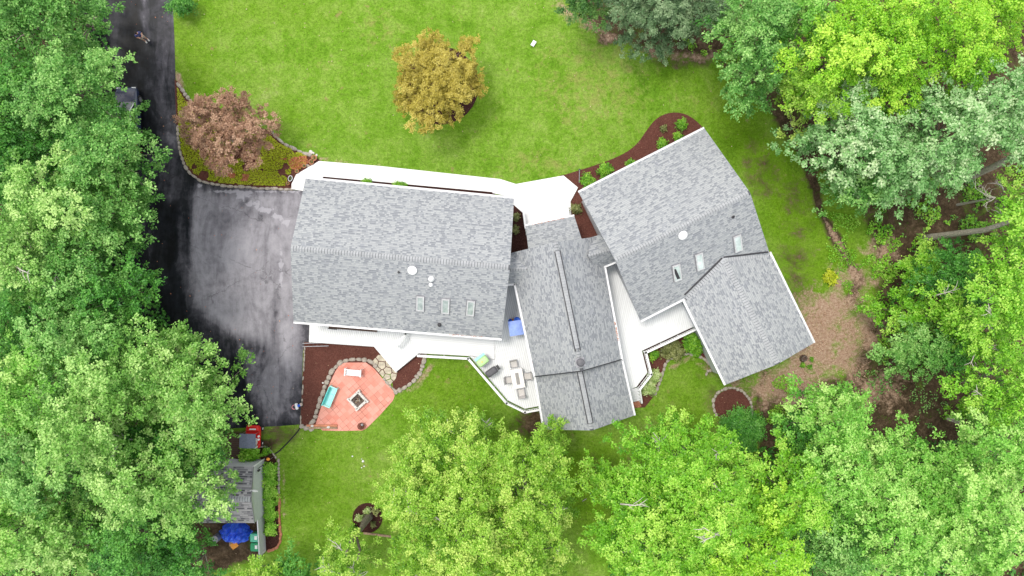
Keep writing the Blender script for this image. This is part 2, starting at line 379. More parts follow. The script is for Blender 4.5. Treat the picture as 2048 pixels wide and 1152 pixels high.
def crown_points(rng, R, zc, Hc, dens, leaf, cs=0.9, lobe=0.18, fill=0.75, elong=1.35, flat=0.5, ex=1.0, ey=1.0, skirt=0, rough=1.0, lean=(0, 0), sub=0, subn=1.5):
    """leaf positions for a crown: clumps set over a dome, each clump a flattened pad of leaves"""
    nC = max(5, int(2.3 * (R/cs)**2 * fill * 1.5))
    ph = rng.uniform(0, 6.28, 4); kk = np.array([2, 3, 5, 7])
    i = np.arange(nC); a = i*2.39996 + rng.uniform(-0.35, 0.35, nC) + ph[0]
    rf = np.sqrt((i+0.5)/nC) * rng.uniform(0.86, 1.04, nC)
    lob = 1 + lobe*(np.sin(kk[0]*a+ph[0]) + np.sin(kk[1]*a+ph[1]) + 0.8*np.sin(kk[2]*a+ph[2]) + 0.6*np.sin(kk[3]*a+ph[3]))/1.7
    rr = np.clip(R - cs*0.6, 0.1, None)*rf*lob
    cz = zc + Hc*np.sqrt(np.clip(1-(rf*0.93)**2, 0.02, 1)) + rng.normal(0, rough*(0.13*Hc+0.34*cs), nC)
    C = np.stack([rr*np.cos(a)*ex, rr*np.sin(a)*ey, cz], 1)
    low = rng.random(nC) < 0.16; C[low, 2] -= rng.uniform(0.25, 0.6, low.sum())*Hc
    if skirt:      # lower boughs round the rim, hiding the trunk
        k_ = int(nC*0.42); aa = rng.uniform(0, 6.283, k_); r2 = R*rng.uniform(0.45, 0.82, k_)
        zz = zc-rng.uniform(0.0, 0.72, k_)*(zc-0.8); q_ = 1-zz/(zc+Hc*.55); C = np.concatenate([C, np.stack([r2*np.cos(aa)*ex+lean[0]*q_, r2*np.sin(aa)*ey+lean[1]*q_, zz], 1)]); a = np.concatenate([a, aa]); nC += k_
    cr = cs*rng.uniform(0.7, 1.25, nC)
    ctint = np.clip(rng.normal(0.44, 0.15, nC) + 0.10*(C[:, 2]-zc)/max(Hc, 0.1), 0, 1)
    if sub:     # each bough carries several smaller sprays of leaves
        m = np.maximum(3, (subn*(cr/sub)**2).astype(int)); ib = np.repeat(np.arange(nC), m); K = len(ib)
        th = rng.uniform(0, 6.283, K); rs = np.sqrt(rng.random(K))
        e1 = np.stack([np.cos(a[ib]), np.sin(a[ib]), np.full(K, -0.22)], 1); e2 = np.stack([-np.sin(a[ib]), np.cos(a[ib]), np.zeros(K)], 1)
        c_ = cr[ib][:, None]
        C2 = C[ib] + e1*(rs*np.cos(th))[:, None]*c_*elong + e2*(rs*np.sin(th))[:, None]*c_
        C2[:, 2] += c_[:, 0]*flat*np.sqrt(np.clip(1-rs**2, 0, 1))*1.1 + rng.normal(0, 0.42*sub, K)
        Cb = C; C = C2; ctint = np.clip(ctint[ib] + rng.normal(0, 0.12, K), 0, 1)
        a = np.where(rng.random(K) < 0.5, a[ib], th + a[ib]); cr = sub*rng.uniform(0.6, 1.25, K); nC = K; el2 = 1.25
    else: Cb = C; el2 = elong
    nl = np.maximum(6, (dens*1.1*3.14*0.92*el2/(0.31*leaf**2)*cr**2).astype(int)); idx = np.repeat(np.arange(nC), nl); N = len(idx)
    d = rng.normal(size=(N, 3)); d /= np.linalg.norm(d, axis=1, keepdims=True)
    d[:, 2] = np.where(rng.random(N) < 0.72, np.abs(d[:, 2]), d[:, 2])
    rad = rng.random(N)**0.5
    # ragged clump outline: radius varies with direction inside the clump
    az = np.arctan2(d[:, 1], d[:, 0]); pc = rng.uniform(0, 6.28, (nC, 3))[idx]
    rag = 1 + 0.22*np.sin(3*az+pc[:, 0]) + 0.20*np.sin(5*az+pc[:, 1]) + 0.14*np.sin(8*az+pc[:, 2])
    q = d*rad[:, None]*rag[:, None]
    ra = a[idx]; er = np.stack([np.cos(ra), np.sin(ra), np.full(N, -0.18)], 1); et = np.stack([-np.sin(ra), np.cos(ra), np.zeros(N)], 1)
    ez = np.array([0, 0, 1.0])
    s = cr[idx][:, None]
    off = er*(q[:, :1]*el2)*s + et*(q[:, 1:2]*0.92)*s + ez*(q[:, 2:3]*flat)*s
    pts = C[idx] + off
    out = off/(np.linalg.norm(off, axis=1, keepdims=True)+1e-6)
    nrm = ez*0.9 + rng.normal(0, 0.42, (N, 3)) + out*0.35
    tan = out + rng.normal(0, 0.6, (N, 3)) + er*0.3
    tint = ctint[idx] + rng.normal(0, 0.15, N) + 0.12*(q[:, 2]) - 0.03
    size = leaf*rng.uniform(0.7, 1.25, N)
    return pts, nrm, tan, size, tint, Cb

def tree(px, py, r, zt, sp, label, name='broadleaf_tree', leaf=0.17, dens=0.9, sub=0.36, subn=1.5, cs=0.85, lobe=0.18, group=None, cat='tree', Hc=None,
         ex=1.0, ey=1.0, trunk=True, bark='bark', dead=0, seed=None, base=None, fill=0.66, elong=1.35, flat=0.5, limbs=9):
    rng = np.random.default_rng(seed if seed is not None else int(px*7+py*13))
    if zt > 6.5: zt = zt*0.74
    Hc = Hc or min(0.48*zt, 4.6); zc = zt - Hc
    c = P(px, py, zt - Hc*0.45); R = r*(CH - zt + Hc*0.6)/FPX
    g0 = P(px, py, 0); b = P(*base) if base else Vector((c.x, c.y, 0)).lerp(g0, 0.92)
    root = empty(name, (b.x, b.y, 0), 0, label, cat, group)
    pts, nrm, tan, size, tint, C = crown_points(rng, R, zc, Hc, dens, leaf, cs, lobe, fill, elong, flat, ex, ey, skirt=(zt > 5.9 and cat == 'tree'), lean=(b.x-c.x, b.y-c.y), sub=sub, subn=subn)
    off = np.array([c.x-b.x, c.y-b.y, 0]); pts = pts + off; C = C + off
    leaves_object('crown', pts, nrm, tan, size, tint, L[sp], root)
    if trunk:
        mb = MB(); tr = max(0.07, 0.012*zt + 0.012*R)
        ctr = Vector((off[0], off[1], 0)); top = Vector((ctr.x*0.9, ctr.y*0.9, zc+0.1*Hc)); m1 = Vector((ctr.x*0.35+rng.uniform(-.2, .2), ctr.y*0.35+rng.uniform(-.2, .2), zc*0.5))
        mb.tube([(0, 0, -0.1), (m1.x*0.1, m1.y*0.1, 0.5), m1, top], [tr*1.5, tr*1.1, tr*0.85, tr*0.55], 10)
        sel = rng.choice(len(C), min(limbs+int(R*2), len(C)), replace=False)
        for k in sel:
            e = Vector(C[k]) - Vector((0, 0, 0.15*cs)); t0 = rng.uniform(0.3, 1.0); s0 = m1.lerp(top, t0)
            mid = s0.lerp(e, 0.5) + Vector((rng.uniform(-.2, .2), rng.uniform(-.2, .2), 0.25))
            mb.tube([s0, mid, e], [tr*0.38, tr*0.24, 0.02], 6, cap=False)
        mb.build('trunk', M[bark], root, smooth=True)
    for k in range(dead):
        mb = MB(); aa = rng.uniform(0, 6.28); q = Vector(C[rng.integers(len(C))]) + Vector((0, 0, 0.55)); main = q + Vector((math.cos(aa)*1.2, math.sin(aa)*1.2, 0.35))
        q = q - Vector((math.cos(aa)*0.3, math.sin(aa)*0.3, 0.5)); mb.tube([q, q.lerp(main, 0.5)+Vector((rng.uniform(-.12, .12), rng.uniform(-.12, .12), 0.1)), main], [0.06, 0.042, 0.014], 5)
        for j in range(rng.integers(3, 7)):
            st = q.lerp(main, rng.uniform(0.25, 0.9)); ln_ = rng.uniform(0.25, 0.8); a2 = aa + rng.choice([-1, 1])*rng.uniform(0.4, 1.1)
            e = st + Vector((math.cos(a2)*ln_, math.sin(a2)*ln_, rng.uniform(0.02, 0.25))); m_ = st.lerp(e, 0.5) + Vector((rng.uniform(-.08, .08), rng.uniform(-.08, .08), 0.04))
            mb.tube([st, m_, e], [0.032, 0.024, 0.010], 4)
        mb.build('dead_branch', M['deadwood'], root, smooth=True)
    return root

def shrub(px, py, r, h, sp, label, leaf=0.11, dens=420, cs=0.28, group=None, ex=1.0, ey=1.0, name='shrub', cat='shrub', lobe=0.1, base_z=0.0, seed=None):
    rng = np.random.default_rng(seed if seed is not None else int(px*3+py*11))
    c = P(px, py, h*0.6+base_z); R = r*(CH-h*0.6)/FPX
    root = empty(name, (c.x, c.y, base_z), 0, label, cat, group)
    pts, nrm, tan, size, tint, C = crown_points(rng, R, h*0.35, h*0.6, 1.1, leaf, cs, lobe, 1.1, 1.1, 0.7, ex, ey)
    pts[:, 2] = np.maximum(pts[:, 2], 0.03)
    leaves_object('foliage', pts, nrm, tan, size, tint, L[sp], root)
    mb = MB()
    for k in range(0, len(C), max(1, len(C)//7)):
        mb.tube([(0, 0, -0.03), (C[k][0]*0.5, C[k][1]*0.5, C[k][2]*0.5), tuple(C[k])], [0.025, 0.018, 0.008], 5)
    mb.build('stem', M['bark'], root)
    return root

# ------------------------------------------------------------------ ground
def inside(X, Y, poly):
    r = np.zeros(X.shape, bool); n_ = len(poly)
    for i in range(n_):
        x1, y1 = poly[i]; x2, y2 = poly[(i+1) % n_]
        cnd = (y1 > Y) != (y2 > Y)
        with np.errstate(divide='ignore', invalid='ignore'):
            xi = (x2-x1)*(Y-y1)/(y2-y1+1e-12)+x1
        r ^= cnd & (X < xi)
    return r
def sdist(X, Y, poly, closed=True):
    d = np.full(X.shape, 1e9)
    for i in range(len(poly) if closed else len(poly)-1):
        x1, y1 = poly[i]; x2, y2 = poly[(i+1) % len(poly)]
        dx, dy = x2-x1, y2-y1; t = np.clip(((X-x1)*dx+(Y-y1)*dy)/(dx*dx+dy*dy+1e-9), 0, 1)
        d = np.minimum(d, np.hypot(X-x1-t*dx, Y-y1-t*dy))
    return d
def soft(X, Y, poly, wd):
    d = sdist(X, Y, poly); return np.clip(0.5 + np.where(inside(X, Y, poly), d, -d)/(2*wd), 0, 1)
def blob(X, Y, cx, cy, rx, ry, pw=1.0):
    return np.clip(1-((X-cx)/rx)**2-((Y-cy)/ry)**2, 0, 1)**pw
def line(X, Y, pts, wd):
    return np.clip(1-sdist(X, Y, pts, False)/wd, 0, 1)

def grid_sheet(name, x0, x1, y0, y1, step, z, attrs, mat, mask=None, rim=None):
    nx = int((x1-x0)/step)+1; ny = int((y1-y0)/step)+1
    gx, gy = np.meshgrid(np.linspace(x0, x1, nx), np.linspace(y0, y1, ny))
    if rim:   # outer ring reaches the horizon
        gx = gx.copy(); gy = gy.copy(); gx[:, 0] = -rim; gx[:, -1] = rim; gy[0, :] = -rim; gy[-1, :] = rim
    PX = 1024 + gx*FPX/CH; PY = 576 - gy*FPX/CH
    V = np.stack([gx, gy, np.full_like(gx, z)], 2).reshape(-1, 3).astype(np.float32)
    q = np.arange(nx*ny).reshape(ny, nx)
    F = np.stack([q[:-1, :-1], q[:-1, 1:], q[1:, 1:], q[1:, :-1]], 2).reshape(-1, 4)
    me = bpy.data.meshes.new(name); k = len(F)
    me.vertices.add(len(V)); me.vertices.foreach_set('co', V.ravel())
    me.loops.add(k*4); me.loops.foreach_set('vertex_index', F.ravel().astype(np.int32))
    me.polygons.add(k); me.polygons.foreach_set('loop_start', np.arange(0, k*4, 4, dtype=np.int32)); me.polygons.foreach_set('loop_total', np.full(k, 4, np.int32))
    for an, fn in attrs.items():
        at = me.attributes.new(an, 'FLOAT', 'POINT'); at.data.foreach_set('value', fn(PX, PY).ravel().astype(np.float32))
    me.materials.append(mat); me.update(calc_edges=True)
    o = bpy.data.objects.new(name, me); col.objects.link(o); o['kind'] = 'structure'; return o

def f_dirt(X, Y):
    a = soft(X, Y, [(-9000, -9000), (215, -9000), (215, 0), (240, 200), (270, 400), (300, 560), (430, 720), (455, 860), (560, 880), (540, 905), (530, 1110), (420, 1150), (420, 9000), (-9000, 9000)], 12)
    a = np.maximum(a, soft(X, Y, [(1760, 560), (1740, 470), (1700, 400), (1610, 330), (1560, 260), (1480, 175), (1420, 120), (1300, 110), (1200, 85), (1110, -30), (1110, -9000), (9000, -9000), (9000, 9000), (1560, 9000), (1510, 880), (1515, 800), (1560, 780), (1620, 760), (1700, 740)], 14)*0.85)
    a = np.maximum(a, line(X, Y, [(1600, 290), (1625, 360), (1640, 420), (1668, 470), (1685, 500), (1718, 560), (1700, 600)], 20)*1.15)
    a = np.maximum(a, blob(X, Y, 1790, 800, 150, 60, 0.4)); a = np.maximum(a, line(X, Y, [(1530, 745), (1500, 860)], 16)*0.9)
    a = np.maximum(a, blob(X, Y, 1380, 110, 110, 34, 0.5)*0.7)
    a = np.maximum(a, blob(X, Y, 1070, 850, 60, 34, 0.5)*0.8); a = np.maximum(a, blob(X, Y, 1480, 800, 85, 60, 0.4)*0.6)
    a = np.maximum(a, blob(X, Y, 1410, 740, 26, 50, 0.5)*0.5); a = np.maximum(a, blob(X, Y, 560, 870, 70, 26, 0.5)*0.6)
    a = np.maximum(a, blob(X, Y, 1590, 590, 70, 130, 0.7)*0.62); a = np.maximum(a, blob(X, Y, 1520, 330, 60, 80, .6)*0.5); a = np.maximum(a, blob(X, Y, 1600, 420, 60, 90, .6)*0.46); a = np.maximum(a, blob(X, Y, 1560, 210, 60, 50, .6)*0.44); a = np.maximum(a, blob(X, Y, 1190, 930, 40, 60, 0.6)*0.3)
    return a
def f_litter(X, Y):
    a = blob(X, Y, 1650, 670, 150, 140, 0.8)*0.8
    a = np.maximum(a, blob(X, Y, 1580, 770, 110, 70, 0.8)*0.8); a = np.maximum(a, blob(X, Y, 1480, 790, 60, 70, 0.5)*0.45)
    a = np.maximum(a, blob(X, Y, 1690, 560, 60, 60, 0.6)*0.6); a = np.maximum(a, line(X, Y, [(1650, 440), (1685, 500), (1715, 560)], 9)*0.9)
    a = np.maximum(a, line(X, Y, [(1080, -60), (1130, 22), (1200, 62), (1270, 95), (1350, 112), (1430, 115)], 24)*0.62)
    a = np.maximum(a, line(X, Y, [(355, 150), (362, 172)], 14)*0.8)
    a = np.maximum(a, line(X, Y, [(640, 322), (640, 318), (760, 330)], 5)*0.5)
    a = np.maximum(a, line(X, Y, [(789, 790), (830, 775), (860, 735)], 13)*0.55)
    a = np.maximum(a, line(X, Y, [(1345, 735), (1380, 716), (1412, 738)], 14)*0.6)
    a = np.maximum(a, line(X, Y, [(566, 930), (571, 1110)], 6)*0.5)
    a = np.maximum(a, blob(X, Y, 1760, 780, 90, 60, 0.7)*0.55); a = np.maximum(a, blob(X, Y, 1760, 520, 60, 60, 0.7)*0.5)
    return a
def f_dryg(X, Y):
    a = blob(X, Y, 1180, 170, 170, 130, 0.6)*0.5
    a = np.maximum(a, blob(X, Y, 760, 60, 70, 90)*0.45); a = np.maximum(a, blob(X, Y, 620, 110, 90, 90)*0.3); a = np.maximum(a, blob(X, Y, 1080, 330, 160, 50)*0.5)
    a = np.maximum(a, blob(X, Y, 1380, 200, 70, 80)*0.3); a = np.maximum(a, blob(X, Y, 700, 1030, 200, 130)*0.2); a = np.maximum(a, blob(X, Y, 1520, 330, 50, 60)*0.4)
    return a
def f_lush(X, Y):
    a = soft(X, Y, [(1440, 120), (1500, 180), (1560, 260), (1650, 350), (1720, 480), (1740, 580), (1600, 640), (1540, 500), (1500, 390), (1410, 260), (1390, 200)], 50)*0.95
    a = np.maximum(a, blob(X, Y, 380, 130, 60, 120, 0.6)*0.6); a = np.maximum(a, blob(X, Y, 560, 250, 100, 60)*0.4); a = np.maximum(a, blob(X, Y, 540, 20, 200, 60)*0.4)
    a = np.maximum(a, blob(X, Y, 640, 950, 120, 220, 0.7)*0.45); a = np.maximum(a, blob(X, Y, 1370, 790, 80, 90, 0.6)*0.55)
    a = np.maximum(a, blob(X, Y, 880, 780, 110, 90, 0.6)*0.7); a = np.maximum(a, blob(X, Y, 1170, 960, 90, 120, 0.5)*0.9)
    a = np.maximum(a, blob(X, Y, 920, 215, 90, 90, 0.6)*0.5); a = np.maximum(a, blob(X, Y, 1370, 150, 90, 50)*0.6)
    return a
grid_sheet('ground', -60, 60, -38, 38, 0.24, 0, {'dirt': f_dirt, 'litter': f_litter, 'dryg': f_dryg, 'lush': f_lush}, M['ground'], rim=900)

def poly_sheet(name, pts, z, mat, px=True, kind='structure'):
    """flat sheet a few mm above the ground, cut from a polygon of photo pixels; z is its top"""
    w_ = [P2(x, y, z) for x, y in pts] if px else pts
    o = MB().prism(w_, -0.05, z).build(name, mat); o['kind'] = kind; return o
def smooth_poly(pts, it=2):
    for _ in range(it):
        q = []
        for i in range(len(pts)):
            a = pts[i]; b = pts[(i+1) % len(pts)]
            q += [(a[0]*.75+b[0]*.25, a[1]*.75+b[1]*.25), (a[0]*.25+b[0]*.75, a[1]*.25+b[1]*.75)]
        pts = q
    return pts
def smooth_line(pts, it=2):
    for _ in range(it):
        q = [pts[0]]
        for a, b in zip(pts[:-1], pts[1:]): q += [(a[0]*.75+b[0]*.25, a[1]*.75+b[1]*.25), (a[0]*.25+b[0]*.75, a[1]*.25+b[1]*.75)]
        pts = q + [pts[-1]]
    return pts

# driveway: triangulated grid clipped to the outline so the drying pattern has somewhere to live
drive = [(150, -700), (342, -700), (345, 0), (349, 80), (351, 160), (353, 250), (358, 300), (368, 332), (384, 352), (405, 363), (440, 371), (500, 375), (585, 380), (660, 385), (660, 640), (626, 648), (618, 690), (606, 700), (604, 780), (600, 849), (560, 852), (440, 858), (330, 800), (200, 640), (200, 420), (170, 200)]
import bmesh
def clipped_sheet(name, pts, z, step, attrs, mat):
    bm = bmesh.new(); wv = [P2(x, y, z) for x, y in pts]
    f = bm.faces.new([bm.verts.new((a, b, z)) for a, b in wv])
    if f.normal.z < 0: f.normal_flip()
    xs = [p[0] for p in wv]; ys = [p[1] for p in wv]
    for ax, lo, hi in ((0, min(xs), max(xs)), (1, min(ys), max(ys))):
        t = lo + step
        while t < hi:
            co_ = (t, 0, 0) if ax == 0 else (0, t, 0); no = (1, 0, 0) if ax == 0 else (0, 1, 0)
            bmesh.ops.bisect_plane(bm, geom=bm.verts[:]+bm.edges[:]+bm.faces[:], plane_co=co_, plane_no=no); t += step
    me = bpy.data.meshes.new(name); bm.to_mesh(me); bm.free()
    V = np.array([v.co[:] for v in me.vertices]); X = 1024+V[:, 0]*FPX/(CH-z); Y = 576-V[:, 1]*FPX/(CH-z)
    for an, fn in attrs.items():
        at = me.attributes.new(an, 'FLOAT', 'POINT'); at.data.foreach_set('value', fn(X, Y).astype(np.float32))
    me.materials.append(mat); o = bpy.data.objects.new(name, me); col.objects.link(o); o['kind'] = 'structure'; return o
def f_dry(X, Y):
    a = soft(X, Y, [(372, 400), (395, 372), (620, 372), (620, 640), (612, 690), (604, 745), (560, 760), (520, 700), (440, 665), (380, 610), (366, 520)], 24)*0.70
    a = np.maximum(a, soft(X, Y, [(470, 690), (606, 690), (600, 850), (520, 850), (490, 800)], 30)*0.50)
    a = np.maximum(a, np.clip((X-230)/120, 0, 1)*np.where(Y < 400, 0.40, 0.0)*np.clip(1-np.abs(X-330)/80, 0, 1))
    a = np.maximum(a, line(X, Y, [(287, -20), (284, 55)], 12)*0.5)
    a = np.maximum(a, blob(X, Y, 590, 790, 30, 60)*0.36); a = np.maximum(a, 0.08)
    a = np.maximum(a, blob(X, Y, 400, 700, 120, 60)*0.30)
    a = np.maximum(a, blob(X, Y, 285, 480, 60, 90)*0.14)
    a = a - line(X, Y, [(470, 395), (500, 418), (540, 440), (556, 470), (552, 560), (548, 690), (540, 830)], 4)*0.28
    a = a - line(X, Y, [(372, 400), (376, 480), (368, 560)], 8)*0.25
    return a
def f_stain(X, Y):
    a = line(X, Y, [(400, 372), (430, 380), (480, 385), (600, 385)], 10)*0.6
    a = np.maximum(a, line(X, Y, [(480, 396), (520, 415), (555, 432), (575, 450)], 13)*0.75)
    a = np.maximum(a, line(X, Y, [(570, 430), (563, 520), (560, 600), (556, 680)], 7)*0.5); a = np.maximum(a, line(X, Y, [(395, 385), (385, 440)], 9)*0.4)
    return a
clipped_sheet('driveway', drive, 0.012, 0.5, {'dry': f_dry, 'stain': f_stain}, M['asphalt'])
MB().prism([P2(x, y, 0.016) for x, y in [(448, 872), (492, 868), (500, 926), (448, 930), (420, 920), (425, 880)]], -0.05, 0.06).build('plank_walk', M['planks'])['kind'] = 'structure'

# mulch beds and planted beds
bedE = [(349, 158), (360, 168), (378, 196), (398, 214), (470, 240), (545, 263), (560, 280), (590, 297), (620, 310), (637, 318), (642, 323), (592, 350), (583, 379), (500, 374), (440, 370), (405, 362), (384, 351), (368, 331), (358, 300), (353, 250)]
poly_sheet('mulch_bed', bedE, 0.03, M['mulch'])
poly_sheet('mulch_bed', smooth_poly([(880+79*math.cos(a/14*6.283), 171+80*math.sin(a/14*6.283)) for a in range(14)], 1), 0.02, M['mulchdark'])
poly_sheet('mulch_bed', [(1120, 351)] + smooth_line([(1127, 350), (1190, 331), (1245, 310), (1275, 288), (1292, 262), (1312, 236), (1340, 224), (1368, 226), (1392, 240), (1412, 262)], 2) + [(1420, 300), (1300, 480), (1190, 500), (1130, 480), (1130, 420)], 0.02, M['mulch'])
poly_sheet('mulch_bed', [(1005, 390), (1043, 405), (1058, 430), (1058, 520), (1000, 520)], 0.022, M['mulchdark'])
poly_sheet('mulch_bed', [(608, 684), (700, 686), (755, 690), (800, 735), (790, 745), (700, 760), (650, 800), (632, 852), (600, 852), (604, 780)], 0.024, M['mulch'])
poly_sheet('mulch_bed', [(782, 745), (835, 700), (850, 702), (849, 725), (842, 745), (822, 766), (795, 780), (787, 782)], 0.026, M['mulch'])
poly_sheet('mulch_bed', smooth_poly([(505, 890), (528, 893), (545, 905), (556, 930), (558, 1000), (560, 1085), (550, 1100), (534, 1103), (524, 1100), (520, 1000), (515, 925), (490, 925)], 1), 0.02, M['mulchdark'])
poly_sheet('mulch_bed', smooth_poly([(735+31*math.cos(a/12*6.283), 1036+31*math.sin(a/12*6.283)) for a in range(12)], 1), 0.02, M['mulchdark'])
poly_sheet('mulch_bed', [(1290, 690), (1400, 630), (1440, 680), (1450, 720), (1409, 716), (1375, 708), (1339, 718), (1328, 740), (1316, 773), (1308, 792), (1290, 815), (1266, 815), (1275, 770)], 0.02, M['mulch'])
poly_sheet('mulch_bed', smooth_poly([(1466+40*math.cos(a/12*6.283), 811+34*math.sin(a/12*6.283)) for a in range(12)], 1), 0.02, M['mulch'])
patio = [(631, 849), (643, 812), (659, 768), (670, 744), (679, 730), (690, 725), (732, 725), (748, 737), (770, 763), (789, 785), (789, 792), (786, 801), (760, 830), (733, 857), (725, 861), (679, 862), (645, 861)]
poly_sheet('patio', patio, 0.045, M['paver'])
poly_sheet('brick_landing', [(1256, 800), (1279, 800), (1283, 814), (1262, 818)], 0.05, M['brick'])
# front walkway, a raised pale slab running round the front of the left house
zk = 0.16
walk = [(583, 378), (583, 368), (592, 349), (638, 322), (760, 332), (1000, 358), (1032, 368), (1127, 351), (1156, 375), (1141, 403), (1143, 440), (1100, 470), (1052, 470), (1046, 426), (1026, 408), (1015, 392), (985, 386), (985, 384), (646, 353), (644, 358), (620, 384)]
MB().prism([P2(x, y, zk) for x, y in walk], -0.05, zk).build('walkway', M['walk'])['kind'] = 'structure'
poly_sheet('mulch_bed', [(640, 352), (990, 384), (990, 420), (640, 400)], 0.03, M['mulchdark'])

# ------------------------------------------------------------------ edging stones
def stone_mesh(nm, mat, seed, flat=0.5, box=0.35):
    rng = random.Random(seed); bm = bmesh.new(); bmesh.ops.create_icosphere(bm, subdivisions=2, radius=0.5)
    for v in bm.verts:
        p = v.co; mx = max(abs(p.x), abs(p.y), abs(p.z)); q = p/mx*0.5
        v.co = p.lerp(q, box) + Vector([rng.uniform(-.04, .04) for _ in range(3)]); v.co.z *= flat/0.5*0.9
    me = bpy.data.meshes.new(nm); bm.to_mesh(me); bm.free(); me.materials.append(mat); return me
smesh = [stone_mesh('edging_stone', M['stone'], i) for i in range(6)]
bmesh_ = [stone_mesh('edging_brick', M['brick'], 40+i, 0.5, 0.8) for i in range(4)]
fmesh = [stone_mesh('rock', M['block'], 80+i, 0.5, 0.2) for i in range(4)]
def edging(pts, label, group, L0=0.42, W0=0.24, meshes=smesh, name='edging_stone', cat='edging stone', seed=1, h=0.22, rows=1, skip=0.0, z=0.05):
    rng = random.Random(seed); pts = [P(x, y, h*0.7) for x, y in smooth_line(pts, 2)]
    s = 0; lens = [(b-a).length for a, b in zip(pts[:-1], pts[1:])]; tot = sum(lens); s = 0
    while s < tot:
        ll = L0*rng.uniform(0.65, 1.35); t = s + ll/2; i = 0
        while i < len(lens)-1 and t > lens[i]: t -= lens[i]; i += 1
        if i >= len(lens): break
        d = (pts[i+1]-pts[i]).normalized(); p = pts[i] + d*min(t, lens[i])
        if rng.random() > skip:
            me = rng.choice(meshes); o = bpy.data.objects.new(name, me); col.objects.link(o)
            nrm = Vector((-d.y, d.x, 0)); p = p + nrm*rng.uniform(-0.03, 0.03)
            o.location = (p.x, p.y, z); o.rotation_euler = (rng.uniform(-.06, .06), rng.uniform(-.06, .06), math.atan2(d.y, d.x)+rng.uniform(-.12, .12)+rng.choice([0, math.pi]))
            o.scale = (ll*1.02, W0*rng.uniform(0.8, 1.2), h*rng.uniform(0.8, 1.2)); tag(o, label, cat, group)
        s += ll
edging([(610, 858), (617, 852), (628, 840), (637, 808), (648, 776), (660, 746), (674, 729), (688, 721), (712, 719), (735, 720), (746, 727), (752, 736)], 'grey brown stone in the curved wall between the red mulch and the salmon patio', 'stones walling the patio', 0.5, 0.34, seed=3, h=0.3)
edging([(787, 786), (800, 781), (825, 765), (843, 743), (849, 713)], 'pale stone edging the small mulch wedge between the patio and the lawn', 'stones round the small mulch wedge', 0.42, 0.36, seed=4)
edging([(766, 756), (778, 770), (790, 783)], 'narrow grey stone along the flagstone side of the patio', 'stones between flagstones and patio', 0.4, 0.22, seed=14)
edging([(353, 250), (358, 302), (368, 333), (385, 353), (405, 364), (440, 371), (500, 375), (582, 379)], 'pale kerb stone where the planted bed meets the driveway', 'kerb stones along the driveway bed', 0.5, 0.24, seed=5)
edging([(352, 165), (362, 178), (376, 198), (390, 212)], 'grey stone at the upper left tip of the planted bed by the driveway', 'stones at the upper tip of the driveway bed', 0.45, 0.3, seed=6)
edging([(540, 258), (552, 274), (572, 290), (600, 303), (618, 309)], 'long grey stone between the planted bed and the front lawn', 'stones along the lawn side of the planted bed', 0.55, 0.26, seed=7)
edging([(1309, 791), (1316, 773), (1325, 751), (1331, 729), (1340, 718), (1356, 711), (1375, 707), (1396, 710), (1409, 718), (1420, 727)], 'pale stone in the horseshoe edging around the small back lawn', 'stones of the horseshoe edging', 0.42, 0.28, seed=8)
edging([(1434, 834), (1427, 813), (1429, 794), (1441, 782), (1462, 775), (1488, 782), (1503, 803), (1504, 828)], 'blocky grey stone ringing the round mulch bed below the right house', 'stones ringing the round mulch bed', 0.34, 0.24, seed=9)
edging([(1412, 752), (1414, 744), (1421, 742)], 'small pale stone at the foot of the downspout', 'stones at the downspout', 0.3, 0.22, seed=10)
edging([(557, 988), (558, 1010), (558, 1030), (560, 1060), (561, 1078), (556, 1093), (547, 1100), (535, 1103)], 'reddish brick edging the narrow bed beside the shed', 'bricks edging the shed bed', 0.30, 0.2, meshes=bmesh_, name='edging_brick', cat='edging brick', seed=11, h=0.18)
edging([(556, 918), (557, 985)], 'dark mossy stone in the upper part of the shed bed edging', 'stones edging the upper shed bed', 0.32, 0.2, seed=12, skip=0.3)
edging([(609, 694), (606, 760), (603, 800), (601, 848)], 'small stone lining the driveway side of the red mulch bed', 'stones between mulch bed and driveway', 0.34, 0.12, seed=13, skip=0.35, h=0.12)
edging([(510, 896), (528, 892), (543, 903), (550, 916)], 'weathered stone curving round the tip of the shed bed', 'stones at the tip of the shed bed', 0.3, 0.16, seed=15)
rr = random.Random(5)
for (x, y, s, lb) in [(621.6, 304, .34, 'white rock at the tip of the planted bed, beside the lawn'), (626.5, 306, .2, 'small pale rock right of the white rock at the bed tip'), (619, 309, .4, 'wide pale rock just below the white rock at the bed tip'),
                      (616, 332, .38, 'pale grey rock between two clay pots beside the walkway'), (633, 310, .22, 'tan rock above the largest clay pot'), (601, 348, .22, 'small grey rock below the third clay pot by the walkway'),
                      (645.5, 766, .16, 'small white rock lying on the red mulch beside the patio wall'), (756, 689, .2, 'tiny white rock at the corner of the lower deck'), (612, 856, .5, 'large tan rock at the lower left corner of the patio'), (603, 853, .4, 'pale rock at the driveway corner of the mulch bed'),
                      (622, 858, .45, 'grey rock beside the timber beams of the patio')]:
    o = bpy.data.objects.new('rock', rr.choice(fmesh if s < .36 else smesh)); col.objects.link(o); p = P(x, y, 0.1)
    o.location = (p.x, p.y, 0.06); o.scale = (s, s*rr.uniform(.6, .9), s*0.6); o.rotation_euler = (0, 0, rr.uniform(0, 3)); tag(o, lb, 'rock')

